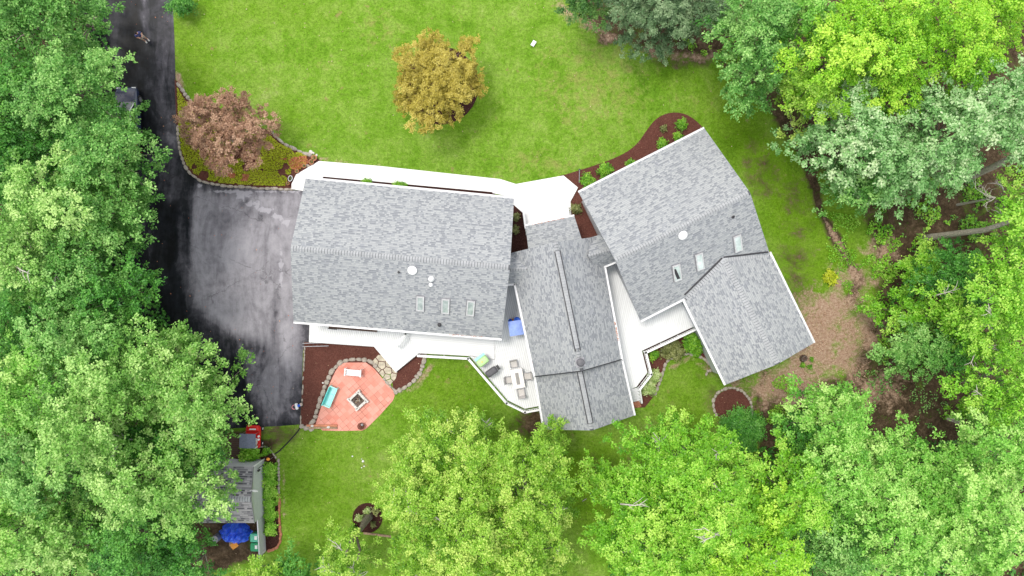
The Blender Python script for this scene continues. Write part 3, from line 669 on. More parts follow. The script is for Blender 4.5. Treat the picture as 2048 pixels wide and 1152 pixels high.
# flagstones: irregular slabs cut as Voronoi cells of the region below the lower deck
reg = [P2(x, y, 0.06) for x, y in [(757, 710), (768, 711), (794, 744), (791, 756), (780, 770), (752, 739), (743, 726)]]
def clip_half(poly, m, d):
    out = []
    for i in range(len(poly)):
        a = poly[i]; b = poly[(i+1) % len(poly)]
        da = (a[0]-m[0])*d[0]+(a[1]-m[1])*d[1]; db = (b[0]-m[0])*d[0]+(b[1]-m[1])*d[1]
        if da <= 0: out.append(a)
        if (da < 0 < db) or (db < 0 < da):
            t = da/(da-db); out.append((a[0]+(b[0]-a[0])*t, a[1]+(b[1]-a[1])*t))
    return out
rx = [p[0] for p in reg]; ry = [p[1] for p in reg]; seeds = []; rr = random.Random(8)
for _ in range(4000):
    q = (rr.uniform(min(rx), max(rx)), rr.uniform(min(ry), max(ry)))
    if inside(np.array([q[0]]), np.array([q[1]]), reg)[0] and all((q[0]-s[0])**2+(q[1]-s[1])**2 > 0.46**2 for s in seeds): seeds.append(q)
for i, s in enumerate(seeds):
    poly = [(s[0]+0.9*math.cos(a/20*6.283), s[1]+0.9*math.sin(a/20*6.283)) for a in range(20)]
    for j, t in enumerate(seeds):
        if i == j: continue
        d = (t[0]-s[0], t[1]-s[1]); l = math.hypot(*d)
        if l > 1.4: continue
        d = (d[0]/l, d[1]/l); m_ = (s[0]+d[0]*(l/2-0.028), s[1]+d[1]*(l/2-0.028)); poly = clip_half(poly, m_, d)
    poly = [p for p in poly]
    rc = (sum(rx)/len(rx), sum(ry)/len(ry))
    for q in range(len(reg)):
        a_, b_ = reg[q], reg[(q+1) % len(reg)]; nn_ = (b_[1]-a_[1], a_[0]-b_[0]); l = math.hypot(*nn_); nn_ = (nn_[0]/l, nn_[1]/l)
        if (rc[0]-a_[0])*nn_[0]+(rc[1]-a_[1])*nn_[1] > 0: nn_ = (-nn_[0], -nn_[1])
        poly = clip_half(poly, (a_[0]+nn_[0]*rr.uniform(-.06, .05), a_[1]+nn_[1]*rr.uniform(-.06, .05)), nn_)
    if len(poly) > 2:
        o = MB().prism([(p[0]-s[0], p[1]-s[1]) for p in poly], 0.0, 0.05).build('flagstone', M['flag'], bevel=0.012); o.location = (s[0], s[1], 0.024)
        tag(o, 'irregular tan flagstone between the lower deck and the salmon patio', 'flagstone', 'flagstones below the lower deck')

# ------------------------------------------------------------------ the house
hc = P(1080, 560, 0)
house = empty('house', (hc.x, hc.y, 0), 0, 'large house of angled wings under light grey shingle roofs, white decks at its back', 'house')
def hpart(mb, name, mats, **k): return mb.build(name, mats, house, world=True, **k)
planes = {}
def slope_uv(mb, fi, pts, eave_dir, v0):
    p0 = pts[0]; n_ = (pts[1]-pts[0]).cross(pts[2]-pts[0]).normalized()
    if n_.z < 0: n_ = -n_
    u = (eave_dir - n_*eave_dir.dot(n_)).normalized(); v = n_.cross(u)
    mb.uv[fi] = [((p-v0).dot(u)+50, (p-v0).dot(v)+50) for p in pts]
    return (Vector(v0), n_, u, v)
def gable(key, e1a, e1b, e2a, e2b, ra, rb, ze, zr, ze2=None, over=0.45, th=0.2, caps=True, walls=True, gut=(1, 1), rake=(1, 1), mat='shingle', parent=None, wallmat='siding', ext=0.0, wz=None, zra=None):
    ze2 = ze if ze2 is None else ze2; parent = parent or house
    A1, B1, A2, B2 = P(*e1a, ze), P(*e1b, ze), P(*e2a, ze2), P(*e2b, ze2); RA, RB = P(*ra, zr), P(*rb, zr)
    if ext:
        dv = (RB-RA).normalized(); RA = RA - dv*ext*1.0
    dn = Vector((0, 0, th)); mb = MB(); T = [A1, B1, A2, B2, RA, RB]; mb.add(T + [p-dn for p in T], [])
    def face(idx, mi):
        mb.f.append(tuple(idx)); mb.mi.append(mi); return len(mb.f)-1
    def up(idx):
        p = [Vector(mb.v[i]) for i in idx]; nz = (p[1]-p[0]).cross(p[2]-p[0]).z
        return idx if nz > 0 else idx[::-1]
    for nm, idx, ed, v0 in (('1', [0, 1, 5, 4], B1-A1, A1), ('2', [2, 3, 5, 4], B2-A2, A2)):
        idx = up(idx); fi = face(idx, 0); planes[key+nm] = slope_uv(mb, fi, [Vector(mb.v[i]) for i in idx], ed.normalized(), v0)
        face([i+6 for i in idx[::-1]], 1)
    for a, b in ((0, 1), (2, 3), (0, 4), (4, 2), (1, 5), (5, 3)): face([a, b, b+6, a+6], 1 if (a, b) in ((0, 1), (2, 3)) else 2)
    mb.build('roof', [M[mat], M['white'], M['rakegrey']], parent, world=True)
    # walls: solid prism with gable ends set in from the roof edge
    if walls:
        d1 = (B1-A1).normalized(); c1 = (A2-A1).normalized(); c2 = (B2-B1).normalized(); o = over
        a1 = A1 + d1*o + c1*o; b1 = B1 - d1*o + c2*o; a2 = A2 + d1*o - c1*o; b2 = B2 - d1*o - c2*o
        sl_ = (zr-ze)/max(0.5, (A2-A1).length/2); ra_ = RA + d1*(o+0.25); rb_ = RB - d1*(o+0.25)
        if ext: ra_ = RA + d1*(o+0.25)
        top = [Vector((p.x, p.y, ze-th+sl_*o-0.06)) for p in (a1, b1, a2, b2)] + [Vector((p.x, p.y, zr-th-0.08)) for p in (ra_, rb_)]
        bz = 0 if wz is None else wz
        bot = [Vector((p.x, p.y, bz)) for p in (a1, b1, a2, b2)]
        wm = MB(); wm.add(top+bot, [(0, 1, 7, 6), (2, 3, 9, 8), (0, 2, 8, 6), (1, 3, 9, 7), (0, 4, 2), (1, 5, 3), (0, 1, 5, 4), (2, 3, 5, 4), (6, 7, 9, 8)])
        wm.build('wall', M[wallmat], parent, world=True)
    for on, a, b, sgn in ((gut[0], A1, B1, A2), (gut[1], A2, B2, A1)):
        if not on: continue
        out = ((a-sgn) - (b-a)*((a-sgn).dot(b-a)/(b-a).length_squared)); out.z = 0; out.normalize()
        g = MB(); q = out*0.075 - Vector((0, 0, 0.09))
        for dz, dd, wd, ht in ((0, 0.055, 0.025, 0.13), (0, -0.06, 0.02, 0.13), (-0.055, 0, 0.10, 0.02)):
            g.seg(a+q+out*dd+Vector((0, 0, dz)), b+q+out*dd+Vector((0, 0, dz)), wd, ht)
        # downspout-side end caps
        for e in (a, b): g.box(e+q, (0.03, 0.13, 0.13), rz=math.atan2((b-a).y, (b-a).x))
        g.build('gutter', M['white'], parent, world=True)
    for on, pts in ((rake[0], (A1, RA, A2)), (rake[1], (B1, RB, B2))):
        if not on: continue
        g = MB(); d1 = (B1-A1).normalized()*(-0.02 if pts[0] is A1 else 0.02)
        for a, b in zip(pts[:-1], pts[1:]): g.seg(a+d1*1.4-Vector((0, 0, 0.10)), b+d1*1.4-Vector((0, 0, 0.10)), 0.04, 0.22)
        g.build('rake_trim', M['white'], parent, world=True)
    if caps: ridge_caps(RA if not ext else RA + (RB-RA).normalized()*ext, RB, [A1, A2], parent)
    return (A1, B1, A2, B2, RA, RB)
def ridge_caps(a, b, sides, parent, wd=0.21, step=0.2, mat='ridge', name='ridge_cap'):
    d = (b-a); Lr = d.length; d.normalize(); g = MB(); k = int(Lr/step)
    ub = MB()
    perp = []
    for s in sides:
        q = s-a; q = q - d*q.dot(d); q.normalize(); perp.append(q)
    for i in range(k):
        t0 = a + d*(i*step+0.016); t1 = a + d*((i+1)*step-0.016)
        up0 = Vector((0, 0, 0.012)); up1 = Vector((0, 0, 0.034))
        jit = random.Random(i).uniform(-0.02, 0.02)
        for q in perp:
            nn = Vector((0, 0, 1))
            g.add([t0+up0+nn*0.004, t1+up1, t1+up1+q*(wd+jit), t0+up0+q*(wd+jit), t0-nn*0.02, t1-nn*0.02, t1+q*(wd+jit)-nn*0.02, t0+q*(wd+jit)-nn*0.02],
                  [(0, 1, 2, 3), (3, 2, 6, 7), (1, 5, 6, 2), (0, 3, 7, 4)])
    for q in perp:
        z_ = Vector((0, 0, .006)); ub.add([a+z_, b+z_, b+z_+q*(wd-.01), a+z_+q*(wd-.01)], [(0, 1, 2, 3)])
    ub.build('ridge_underlay', M['underlay'], parent, world=True)
    return g.build(name, M[mat], parent, world=True)

W = gable('W', (611, 357), (1028, 397), (587, 643), (1003, 677), (581, 496), (1020, 535), 4.0, 6.6, walls=True, rake=(0, 0))
Md = gable('M', (1018, 507), (1070.5, 753), (1197, 473), (1242.5, 719), (1111, 484), (1164, 742), 3.9, 6.5, caps=False, gut=(1, 1), rake=(0, 0))
Ml = gable('S', (1069, 742), (1089, 859), (1240, 708), (1268, 831), (1158.5, 738), (1184, 861), 3.45, 5.7, caps=False, gut=(1, 1), rake=(0, 0))
g = MB()
for a_, b_ in ((Md[1], Md[5]), (Md[5], Md[3])): g.seg(a_-Vector((0, 0, .12)), b_-Vector((0, 0, .12)), .07, .2)
hpart(g, 'rake_trim', M['dark'])
E = gable('E', (1158, 385), (1409, 257), (1281, 641), (1540, 509), (1231, 521), (1500, 385), 4.0, 7.0, rake=(0, 0))
A = gable('A', (1367, 596), (1452, 769), (1539, 505), (1627.5, 686), (1447, 516), (1556, 728), 3.95, 4.95, caps=True, gut=(1, 1), rake=(0, 0), over=0.35, th=.09)
for q_ in (0, 2): ridge_caps(A[4], A[q_], [(A[q_]+A[q_+1])/2 if q_ == 0 else (A[2]+A[3])/2], house, wd=0.3, name='valley_cap')
# breezeway roofs joining the wings: low cross gables running into the middle roof
def lowgable(e1a, e1b, e2a, e2b, ra, rb, ze, zr, gut, key):
    return gable(key, e1a, e1b, e2a, e2b, ra, rb, ze, zr, gut=gut, rake=(0, 0), over=0.3, caps=True)
lowgable((1006, 511), (1060, 500), (1006, 568), (1060, 566), (1004, 538), (1056, 538), 3.9, 4.75, (0, 1), 'J')
lowgable((1180, 475), (1212, 466), (1196, 537), (1240, 519), (1177, 513), (1233, 497), 3.95, 5.2, (0, 1), 'K')
# low entry roof sloping to the walkway
eA, eB = P(1051, 452, 3.0), P(1148.5, 432, 3.0); eC, eD = P(1166, 486, 4.05), P(1058, 507, 4.05)
mb = MB(); dn = Vector((0, 0, 0.18)); T = [eA, eB, eC, eD]
mb.add(T+[p-dn for p in T], [(0, 1, 2, 3), (7, 6, 5, 4), (0, 4, 5, 1), (1, 5, 6, 2), (3, 2, 6, 7), (0, 3, 7, 4)]); mb.mi = [0, 1, 1, 1, 1, 1]
planes['N'] = slope_uv(mb, 0, T, (eB-eA).normalized(), eA); hpart(mb, 'roof', [M['shingle'], M['white']])
g = MB(); g.seg(eA+Vector((0, .06, -.09)), eB+Vector((0, .06, -.09)), 0.12, 0.12); hpart(g, 'gutter', M['white'])
for q in (eA.lerp(eB, 0.04), eA.lerp(eB, 0.96)):
    g = MB(); g.box((q.x, q.y-0.25, 1.4), (0.16, 0.16, 2.8)); hpart(g, 'porch_post', M['white'])

# raised ridge vents with dark slots on the middle wing
def ridge_vent(a, b, s1, s2, hw=0.15):
    d = (b-a).normalized(); side = Vector((-d.y, d.x, 0)).normalized()
    v = MB(); k = int((b-a).length/0.2)
    for i in range(k):
        p0 = a + d*(i*0.2+0.008); p1 = a + d*((i+1)*0.2-0.008)
        v.add([p0-side*hw+Vector((0, 0, .02)), p0+Vector((0, 0, .09)), p0+side*hw+Vector((0, 0, .02)), p1-side*hw+Vector((0, 0, .035)), p1+Vector((0, 0, .105)), p1+side*hw+Vector((0, 0, .035))],
              [(0, 1, 4, 3), (1, 2, 5, 4), (3, 4, 5), (0, 2, 1)])
    r = hpart(v, 'ridge_vent', M['ridge'])
    s = MB()
    for sg in (-1, 1): s.seg(a+side*sg*(hw+0.035)+Vector((0, 0, -0.03)), b+side*sg*(hw+0.035)+Vector((0, 0, -0.03)), 0.07, 0.10)
    hpart(s, 'vent_slot', M['dark'])
RA, RB = Md[4], Md[5]; ridge_vent(RA.lerp(RB, 0.07), RA.lerp(RB, 0.845), None, None)
ridge_caps(RA.lerp(RB, 0.85), RB, [Md[0], Md[2]], house, wd=0.18); ridge_caps(RA, RA.lerp(RB, 0.065), [Md[0], Md[2]], house, wd=0.2)
RA, RB = Ml[4], Ml[5]; ridge_vent(RA.lerp(RB, 0.03), RA.lerp(RB, 0.885), None, None)
ridge_caps(RA.lerp(RB, 0.89), RB, [Ml[0], Ml[2]], house, wd=0.18)

def on_plane(key, x, y, lift=0.0):
    p0, n_, u, v = planes[key]; o = Vector((0, 0, CH)); d = (P(x, y, 0)-o).normalized()
    t = (p0+n_*lift-o).dot(n_)/d.dot(n_); return o + d*t
glass = NT('skylight_glass'); gf = glass.noise(2.2, 4); M['glass'] = glass.fin(glass.ramp(gf, [(0.35, (0.22, 0.27, 0.26)), (0.7, (0.42, 0.48, 0.46))]), 0.08, 0.8)
glass2 = NT('bright_glass'); gf = glass2.noise(1.4, 4); M['glassbright'] = glass2.fin(glass2.ramp(gf, [(0.35, (0.34, 0.42, 0.41)), (0.7, (0.62, 0.70, 0.69))]), 0.08, 0.8)
M['frame'] = simple('skylight_frame', (.50, .51, .52), .5)
def skylight(key, quad, gm='glass', label=None):
    p0, n_, u, v = planes[key]; q = [on_plane(key, x, y, 0.11) for x, y in quad]
    c = sum(q, Vector())/4; ax = (q[1]-q[0]+q[2]-q[3]).normalized(); ay = n_.cross(ax).normalized()
    wd = ((q[1]-q[0]).length+(q[2]-q[3]).length)/2; ht = ((q[3]-q[0]).length+(q[2]-q[1]).length)/2
    Mt = Matrix((ax, ay, n_)).transposed(); b = c - n_*0.11
    m_ = MB(); fr = 0.085
    for sx_, sy_, dx, dy in ((0, 1, wd, fr), (0, -1, wd, fr), (1, 0, fr, ht-2*fr), (-1, 0, fr, ht-2*fr)):
        m_.box(b + ax*sx_*(wd-fr)/2 + ay*sy_*(ht-fr)/2 + n_*0.055, (dx, dy, 0.13), M=Mt)
    root = hpart(m_, 'skylight', M['frame'])
    if label: root['label'] = label
    for nm, mt, h0, dz, k in (('glass', gm, 0.075, 0.03, -2*fr), ('flashing', 'grey', 0.004, 0.02, 0.13)):
        mm = MB(); mm.box(b+n_*h0, (wd+k, ht+k, dz), M=Mt)
        o = mm.build(nm, M[mt], house, world=True); o.parent = root
for q in ([(833.5, 593.5), (848.6, 594.5), (847, 623.5), (832, 622)], [(883.5, 598.5), (899.5, 599.5), (897.5, 628.5), (882, 627)], [(934, 602), (949.8, 603.5), (947.5, 632.8), (932.5, 631)]): skylight('W2', q)
skylight('E2', [(1342, 534.5), (1357.5, 530.5), (1367.5, 557.5), (1353, 564)], 'glassbright', 'skylight whose pane is half dark')
skylight('E2', [(1388, 512.5), (1403, 507.5), (1412.5, 536), (1398.5, 542)], 'glassbright'); skylight('E2', [(1464.5, 476.5), (1479.8, 471), (1488.5, 499), (1474.5, 505)], 'glassbright')
mm = MB(); p0, n_, u, v = planes['E2']; q = [on_plane('E2', x, y, 0.094) for x, y in [(1346, 539), (1352, 538), (1360.5, 557), (1354.5, 559)]]
mm.add(q + [p-n_*0.006 for p in q], [(0, 1, 2, 3), (7, 6, 5, 4)]); hpart(mm, 'skylight_blind', M['dark'])
def roof_item(name, key, x, y, prof, mat, tilt=True, label=None, n=22):
    p = on_plane(key, x, y, 0); p0, n_, u, v = planes[key]
    m_ = MB().lathe(prof, n)
    R = Vector((0, 0, 1)).rotation_difference(n_ if tilt else Vector((0, 0, 1))).to_matrix()
    m_.v = [tuple(R @ Vector(q) + p) for q in m_.v]
    o = hpart(m_, name, M[mat], smooth=False)
    if label: o['label'] = label
    return o
dome = [(0.30, 0), (0.34, 0.05), (0.345, 0.10), (0.30, 0.15), (0.18, 0.19), (0.0, 0.2)]
roof_item('dome_vent', 'W2', 825, 540, dome, 'white'); roof_item('dome_vent', 'E2', 1365, 470, dome, 'white')
pipe = [(0.13, 0), (0.12, 0.03), (0.06, 0.05), (0.055, 0.28), (0.03, 0.28), (0.03, 0.2)]
roof_item('vent_pipe', 'E2', 1466, 433.5, pipe, 'dark', False)
roof_item('vent_hood', 'W2', 879, 649.5, [(0.13, 0), (0.15, 0.08), (0.13, 0.2), (0.05, 0.24), (0, 0.24)], 'dark', False)
roof_item('vent_box', 'W2', 797.5, 544.5, [(0.09, 0), (0.10, 0.12), (0.08, 0.15), (0, 0.16)], 'dark', False, n=4)
roof_item('exhaust_vent', 'W2', 862, 569.5, [(0.16, 0), (0.15, 0.04), (0.12, 0.06), (0.11, 0.3), (0, 0.32)], 'white', False)
roof_item('exhaust_vent', 'W2', 862.5, 558, [(0.22, 0), (0.20, 0.1), (0.13, 0.2), (0.13, 0.3), (0, 0.33)], 'white', False)
cp = Md[4].lerp(Md[5], 0.93); dd = (Md[5]-Md[4]).normalized(); rz = math.atan2(dd.y, dd.x)
m_ = MB().box((cp.x, cp.y, 6.45), (0.56, 0.56, 0.5), rz); ch = hpart(m_, 'chimney', M['grey'])
m_ = MB().lathe([(0.26, 0), (0.26, 0.1), (0.3, 0.12), (0.3, 0.16), (0.2, 0.22), (0, 0.25)], 18, (cp.x, cp.y, 6.70)); o = hpart(m_, 'chimney_cap', simple('cap', (0.10, 0.10, 0.11), 0.5)); o.parent = ch
m_ = MB().box((cp.x, cp.y, 6.71), (0.62, 0.62, 0.03), rz); o = hpart(m_, 'chimney_flange', simple('flange', (.30, .30, .33), .5)); o.parent = ch

# ------------------------------------------------------------------ decks
def rail(mb_top, mb_bal, pts, zt, h=0.95):
    pts = [Vector((p[0], p[1], zt)) for p in pts]
    for a, b in zip(pts[:-1], pts[1:]):
        d = (b-a).normalized(); Ls = (b-a).length
        mb_top.seg(a-d*0.07, b+d*0.07, 0.15, 0.05); mb_top.seg(a-Vector((0, 0, .10)), b-Vector((0, 0, .10)), 0.04, 0.09); mb_top.seg(a-Vector((0, 0, h-0.1)), b-Vector((0, 0, h-0.1)), 0.035, 0.05)
        k = max(1, round(Ls/1.7))
        for i in range(k+1): q = a.lerp(b, i/k); mb_top.box((q.x, q.y, zt-h/2-0.05), (0.1, 0.1, h), math.atan2(d.y, d.x))
        k = int(Ls/0.17)
        for i in range(1, k): q = a.lerp(b, i/k); mb_bal.box((q.x, q.y, zt-h/2-0.02), (0.045, 0.045, h-0.2), math.atan2(d.y, d.x))
def deck(label, parts, rails, name='deck'):
    allp = [q for pl, z0, m in parts for q in pl]; c = (sum(p[0] for p in allp)/len(allp), sum(p[1] for p in allp)/len(allp))
    root = empty(name, (c[0], c[1], 0), 0, label, 'deck')
    for pl, z0, m in parts:
        MB().prism(pl, z0-0.05, z0).build('deck_boards', M[m], root, world=True)
        fr_ = MB(); n_ = len(pl)
        for i in range(n_):
            a, b = pl[i], pl[(i+1) % n_]; fr_.seg((a[0], a[1], z0-0.18), (b[0], b[1], z0-0.18), 0.05, 0.24)
            fr_.box((a[0], a[1], (z0-0.3)/2), (0.13, 0.13, z0-0.3))
        fr_.build('deck_frame', M['white'], root, world=True)
    for pts, zt in rails:
        t = MB(); b = MB(); rail(t, b, pts, zt); r = t.build('railing', M['white'], root, world=True); bo = b.build('balusters', M['white'], root, world=True); bo.parent = r
    return root
def inset(pts, d):
    out = []
    for i in range(len(pts)):
        a = pts[max(i-1, 0)]; b = pts[min(i+1, len(pts)-1)]; p = pts[i]; ns = []
        for u_, v_ in ((a, p), (p, b)):
            l = math.hypot(v_[0]-u_[0], v_[1]-u_[1])
            if l > 1e-6: ns.append((-(v_[1]-u_[1])/l, (v_[0]-u_[0])/l))
        nx = sum(q[0] for q in ns)/len(ns); ny = sum(q[1] for q in ns)/len(ns); k = d/(nx*nx+ny*ny); out.append((p[0]+nx*k, p[1]+ny*k))
    return out
zB = 0.95
rb_ = [P2(x, y, zB+0.95) for x, y in [(836, 712), (936, 717.5), (1013, 807), (1050, 825), (1084, 818.5)]]
ri_ = inset(rb_, 0.13)
lowA = [P2(x, y, 0.5) for x, y in [(619.5, 640), (618, 684), (748, 693), (791, 744), (838, 706), (845, 640)]]
midB = [ri_[0], ri_[1], P2(989, 725, zB), P2(993, 690, zB), P2(993, 640, zB), P2(812, 640, zB), P2(812, 664, zB)]
mainC = [ri_[1], ri_[2], ri_[3], ri_[4], P2(1100, 800, zB), P2(1060, 560, zB), P2(990, 560, zB), P2(990, 720, zB)]
dk = deck('white boarded deck between the left and middle roofs, holding the dining table', [(lowA, 0.5, 'deckv'), (midB, zB-0.06, 'deckh'), (mainC, zB, 'deckv')],
     [(rb_, zB+0.95), ([P2(811, 658, zB+.9), P2(811, 668, zB+.9), P2(789, 694, zB+.9)], zB+0.9)])
rd = [P2(x, y, zB+0.95) for x, y in [(1396, 657), (1292, 705.5), (1303, 749), (1280, 779)]]
topD = inset(rd, -0.13) + [P2(1258, 779, zB), P2(1225, 690, zB), P2(1195, 520, zB), P2(1240, 515, zB), P2(1300, 600, zB), P2(1395, 590, zB)]
rail2 = [rd[3], P2(1284, 806, 1.2)]
dk2 = deck('white boarded deck between the middle and right roofs, steps at its lower end', [(topD, zB, 'deckd')], [(rd, zB+0.95)])
for i in range(5):
    z0 = zB - 0.16*(i+1)+0.0; a = Vector((*P2(1257.5+i*1.0, 781.5+i*4.9, z0), z0)); b = Vector((*P2(1279.5+i*0.6, 778+i*4.9, z0), z0))
    s = MB().seg(a, b, 0.26, 0.05); s.seg(a-Vector((0, 0.11, 0.08)), b-Vector((0, 0.11, 0.08)), 0.03, 0.12); s.build('step', M['step'], dk2, world=True)
s = MB(); a = Vector((*rd[3], 1.9)); b = Vector((*P2(1284, 806, 1.15), 1.15)); s.seg(a, b, 0.12, 0.05)
for t in (0, 0.25, 0.5, 0.75, 1.0):
    q = a.lerp(b, t); s.box((q.x, q.y, q.z-0.5), (0.05 if 0 < t < 1 else .1,)*2+(0.95,))
s.build('stair_rail', M['white'], dk2, world=True)
# entry porch handrails on the front walkway
for pts, lb in (([(1134, 411), (1137, 431)], 'short white handrail at the right edge of the front walkway'), ([(1047, 425), (1051, 455)], 'white handrail beside the dark mulch pocket left of the entry')):
    t = MB(); b = MB(); rail(t, b, [P2(x, y, 1.05) for x, y in pts], 1.05, 0.9); c = P(*pts[0], 0); r = empty('handrail', (c.x, c.y, 0), 0, lb, 'handrail')
    t.build('rail', M['white'], r, world=True); b.build('baluster', M['white'], r, world=True)

# ------------------------------------------------------------------ furniture on the deck
def local(root_name, px, py, z, ang, label, cat, group=None):
    c = P(px, py, z); e = empty(root_name, (c.x, c.y, z), ang, label, cat, group); return e
ta = math.atan2(-(735.6-739.8), (1043-1019.6))   # table x axis
def tbl():
    r = local('dining_table', 1035.3, 757.5, zB, ta, 'rectangular pale patio dining table with a grey runner down its middle', 'table')
    c = P(1035.3, 757.5, zB+0.74); r.location = (c.x, c.y, zB)
    MB().box((0, 0, .72), (0.93, 1.50, 0.05)).build('tabletop', M['tabletop'], r, bevel=0.01)
    MB().box((0, 0, .75), (0.27, 0.92, 0.012)).build('runner', simple('runner_cloth', (.30, .29, .28), .8), r)
    f = MB()
    for sx_ in (-1, 1): f.box((sx_*.40, 0, .67), (.04, 1.36, .05))
    for sy_ in (-1, 1): f.box((0, sy_*.68, .67), (.76, .04, .05))
    f.build('table_frame', M['grey'], r)
    for sx_ in (-1, 1):
        for sy_ in (-1, 1): MB().box((sx_*.41, sy_*.69, .35), (.06, .06, .70)).build('leg', M['grey'], r)
    return r
tbl()
def chair_proto():
    r = empty('patio_chair', (0, 0, zB))
    MB().box((0, 0.02, .42), (.50, .50, .03)).build('seat', M['fabricgrey'], r, bevel=0.01)
    MB().add([(-.25, .25, .43), (.25, .25, .43), (.25, .36, .98), (-.25, .36, .98), (-.25, .275, .43), (.25, .275, .43), (.25, .385, .98), (-.25, .385, .98)], [(0, 1, 2, 3), (7, 6, 5, 4), (2, 6, 7, 3), (0, 4, 5, 1), (1, 5, 6, 2), (0, 3, 7, 4)]).build('backrest', M['fabricgrey'], r)
    for s in (-1, 1):
        MB().tube([(s*.28, -.22, 0), (s*.28, -.24, .62)], .017, 6).build('leg', M['grey'], r)
        MB().tube([(s*.28, .30, 0), (s*.28, .24, .45), (s*.28, .40, 1.0)], .017, 6).build('leg', M['grey'], r)
        MB().tube([(s*.28, -.24, .62), (s*.28, 0, .645), (s*.28, .31, .63)], .025, 6).build('armrest', M['grey'], r)
    MB().tube([(-.28, .40, 1.0), (.28, .40, 1.0)], .02, 6).build('top_rail', M['grey'], r)
    MB().tube([(-.28, -.23, .40), (.28, -.23, .40)], .015, 6).build('front_rail', M['grey'], r)
    return r
cp_ = chair_proto()
for i, (x, y, a, lb) in enumerate([(1028, 729, ta+0.02, 'grey sling patio chair at the upper end of the dining table'), (1054.5, 752.5, ta-math.pi/2-0.1, 'grey sling patio chair on the right long side of the dining table'),
        (1042.5, 785, ta+math.pi, 'grey sling patio chair at the lower end of the dining table'), (1018.5, 760, ta+math.pi/2-0.05, 'grey sling patio chair on the left long side of the dining table')]):
    o = cp_ if i == 0 else copy_tree(cp_); c = P(x, y, zB+0.5); o.location = (c.x, c.y, zB); o.rotation_euler = (0, 0, a); tag(o, lb, 'chair', 'patio chairs around the dining table')

def rrect(hx, hy, r, n=5):
    out = []
    for cx_, cy_, a0 in ((hx-r, hy-r, 0), (-hx+r, hy-r, 90), (-hx+r, -hy+r, 180), (hx-r, -hy+r, 270)):
        for k in range(n+1): a = R_(a0+90*k/n); out.append((cx_+r*math.cos(a), cy_+r*math.sin(a)))
    return out
def layered(sections, mi=0):
    """stack rounded sections [(poly, z)...] into one closed shell"""
    m_ = MB(); n_ = len(sections[0][0])
    for pl, z in sections: m_.v += [(p[0], p[1], z) for p in pl]
    for i in range(len(sections)-1):
        for k in range(n_): k2 = (k+1) % n_; m_.f.append((i*n_+k, i*n_+k2, (i+1)*n_+k2, (i+1)*n_+k)); m_.mi.append(mi)
    m_.f.append(tuple(range(n_))[::-1]); m_.mi.append(mi); m_.f.append(tuple((len(sections)-1)*n_+k for k in range(n_))); m_.mi.append(mi)
    return m_
M['grilllid'] = simple('charcoal_enamel', (.09, .09, .10), .3)
def grill(px, py, ang, lidmat, label, W_, D_, side, sidemat):
    c = P(px, py, zB+0.9); r = empty('grill', (c.x, c.y, zB), ang, label, 'grill')
    layered([(rrect(W_*.46, D_*.42, .1), .55), (rrect(W_*.5, D_*.5, .16), .80), (rrect(W_*.5, D_*.5, .16), .90)]).build('firebox', M['dark'], r, smooth=False)
    lid = layered([(rrect(W_*.5, D_*.5, .17), .91), (rrect(W_*.49, D_*.48, .17), 1.0), (rrect(W_*.43, D_*.38, .15), 1.10), (rrect(W_*.30, D_*.22, .08), 1.14)]).build('lid', M[lidmat], r, smooth=False)
    h = MB().tube([(-W_*.3, -D_*.5, .98), (-W_*.3, -D_*.5-.06, 1.0), (W_*.3, -D_*.5-.06, 1.0), (W_*.3, -D_*.5, .98)], .014, 6).build('lid_handle', M['grey'], r); h.parent = lid
    for s in side: MB().box((s[0], s[1], .88), (s[2], s[3], .03)).build('side_shelf', M[sidemat], r, bevel=.01)
    for sx_ in (-1, 1):
        for sy_ in (-1, 1): MB().box((sx_*W_*.38, sy_*D_*.32, .28), (.04, .04, .56)).build('leg', M['dark'], r)
    return r
grill(983, 744, R_(35), 'grilllid', 'charcoal grey lidded gas grill standing on the deck beside the railing', 0.98, 0.56, [(.62, 0, .20, .40)], 'dark')
g = grill(965.5, 722.5, R_(38), 'lime', 'grill with a lime green rounded lid, standing on the deck by the railing', 0.95, 0.62, [(0, .40, .90, .20)], 'turqlight')
o = MB().lathe([(.05, 0), (.05, .02), (.02, .03), (0, .03)], 12, (-.05, 0, 1.145)).build('lid_badge', M['orange'], g)

# blue parasol between the two roofs
c = P(1032.5, 656, 3.0); r = empty('parasol', (c.x, c.y, zB), R_(8), 'small square pale blue parasol open on the deck, tucked beside the middle roof', 'parasol')
hs = .56; q = [(-hs, -hs, 2.05), (hs, -hs, 2.05), (hs, hs, 2.05), (-hs, hs, 2.05)]; q2 = [(a, b, z-.09) for a, b, z in q]
MB().add(q+[(0, 0, 2.32)]+q2+[(0, 0, 2.30)], [(0, 1, 4), (1, 2, 4), (2, 3, 4), (3, 0, 4), (5, 6, 1, 0), (6, 7, 2, 1), (7, 8, 3, 2), (8, 5, 0, 3), (6, 5, 9), (7, 6, 9), (8, 7, 9), (5, 8, 9)]).build('canopy', M['bluecanvas'], r)
MB().tube([(0, 0, 0), (0, 0, 2.33)], .022, 8).build('pole', M['grey'], r)
MB().lathe([(.24, 0), (.24, .05), (.08, .09), (.04, .25), (0, .25)], 16).build('base', M['dark'], r)
for k in range(4): a = R_(45+90*k); MB().tube([(0, 0, 2.25), (math.cos(a)*hs*1.36, math.sin(a)*hs*1.36, 2.03)], .01, 5).build('rib', M['grey'], r)
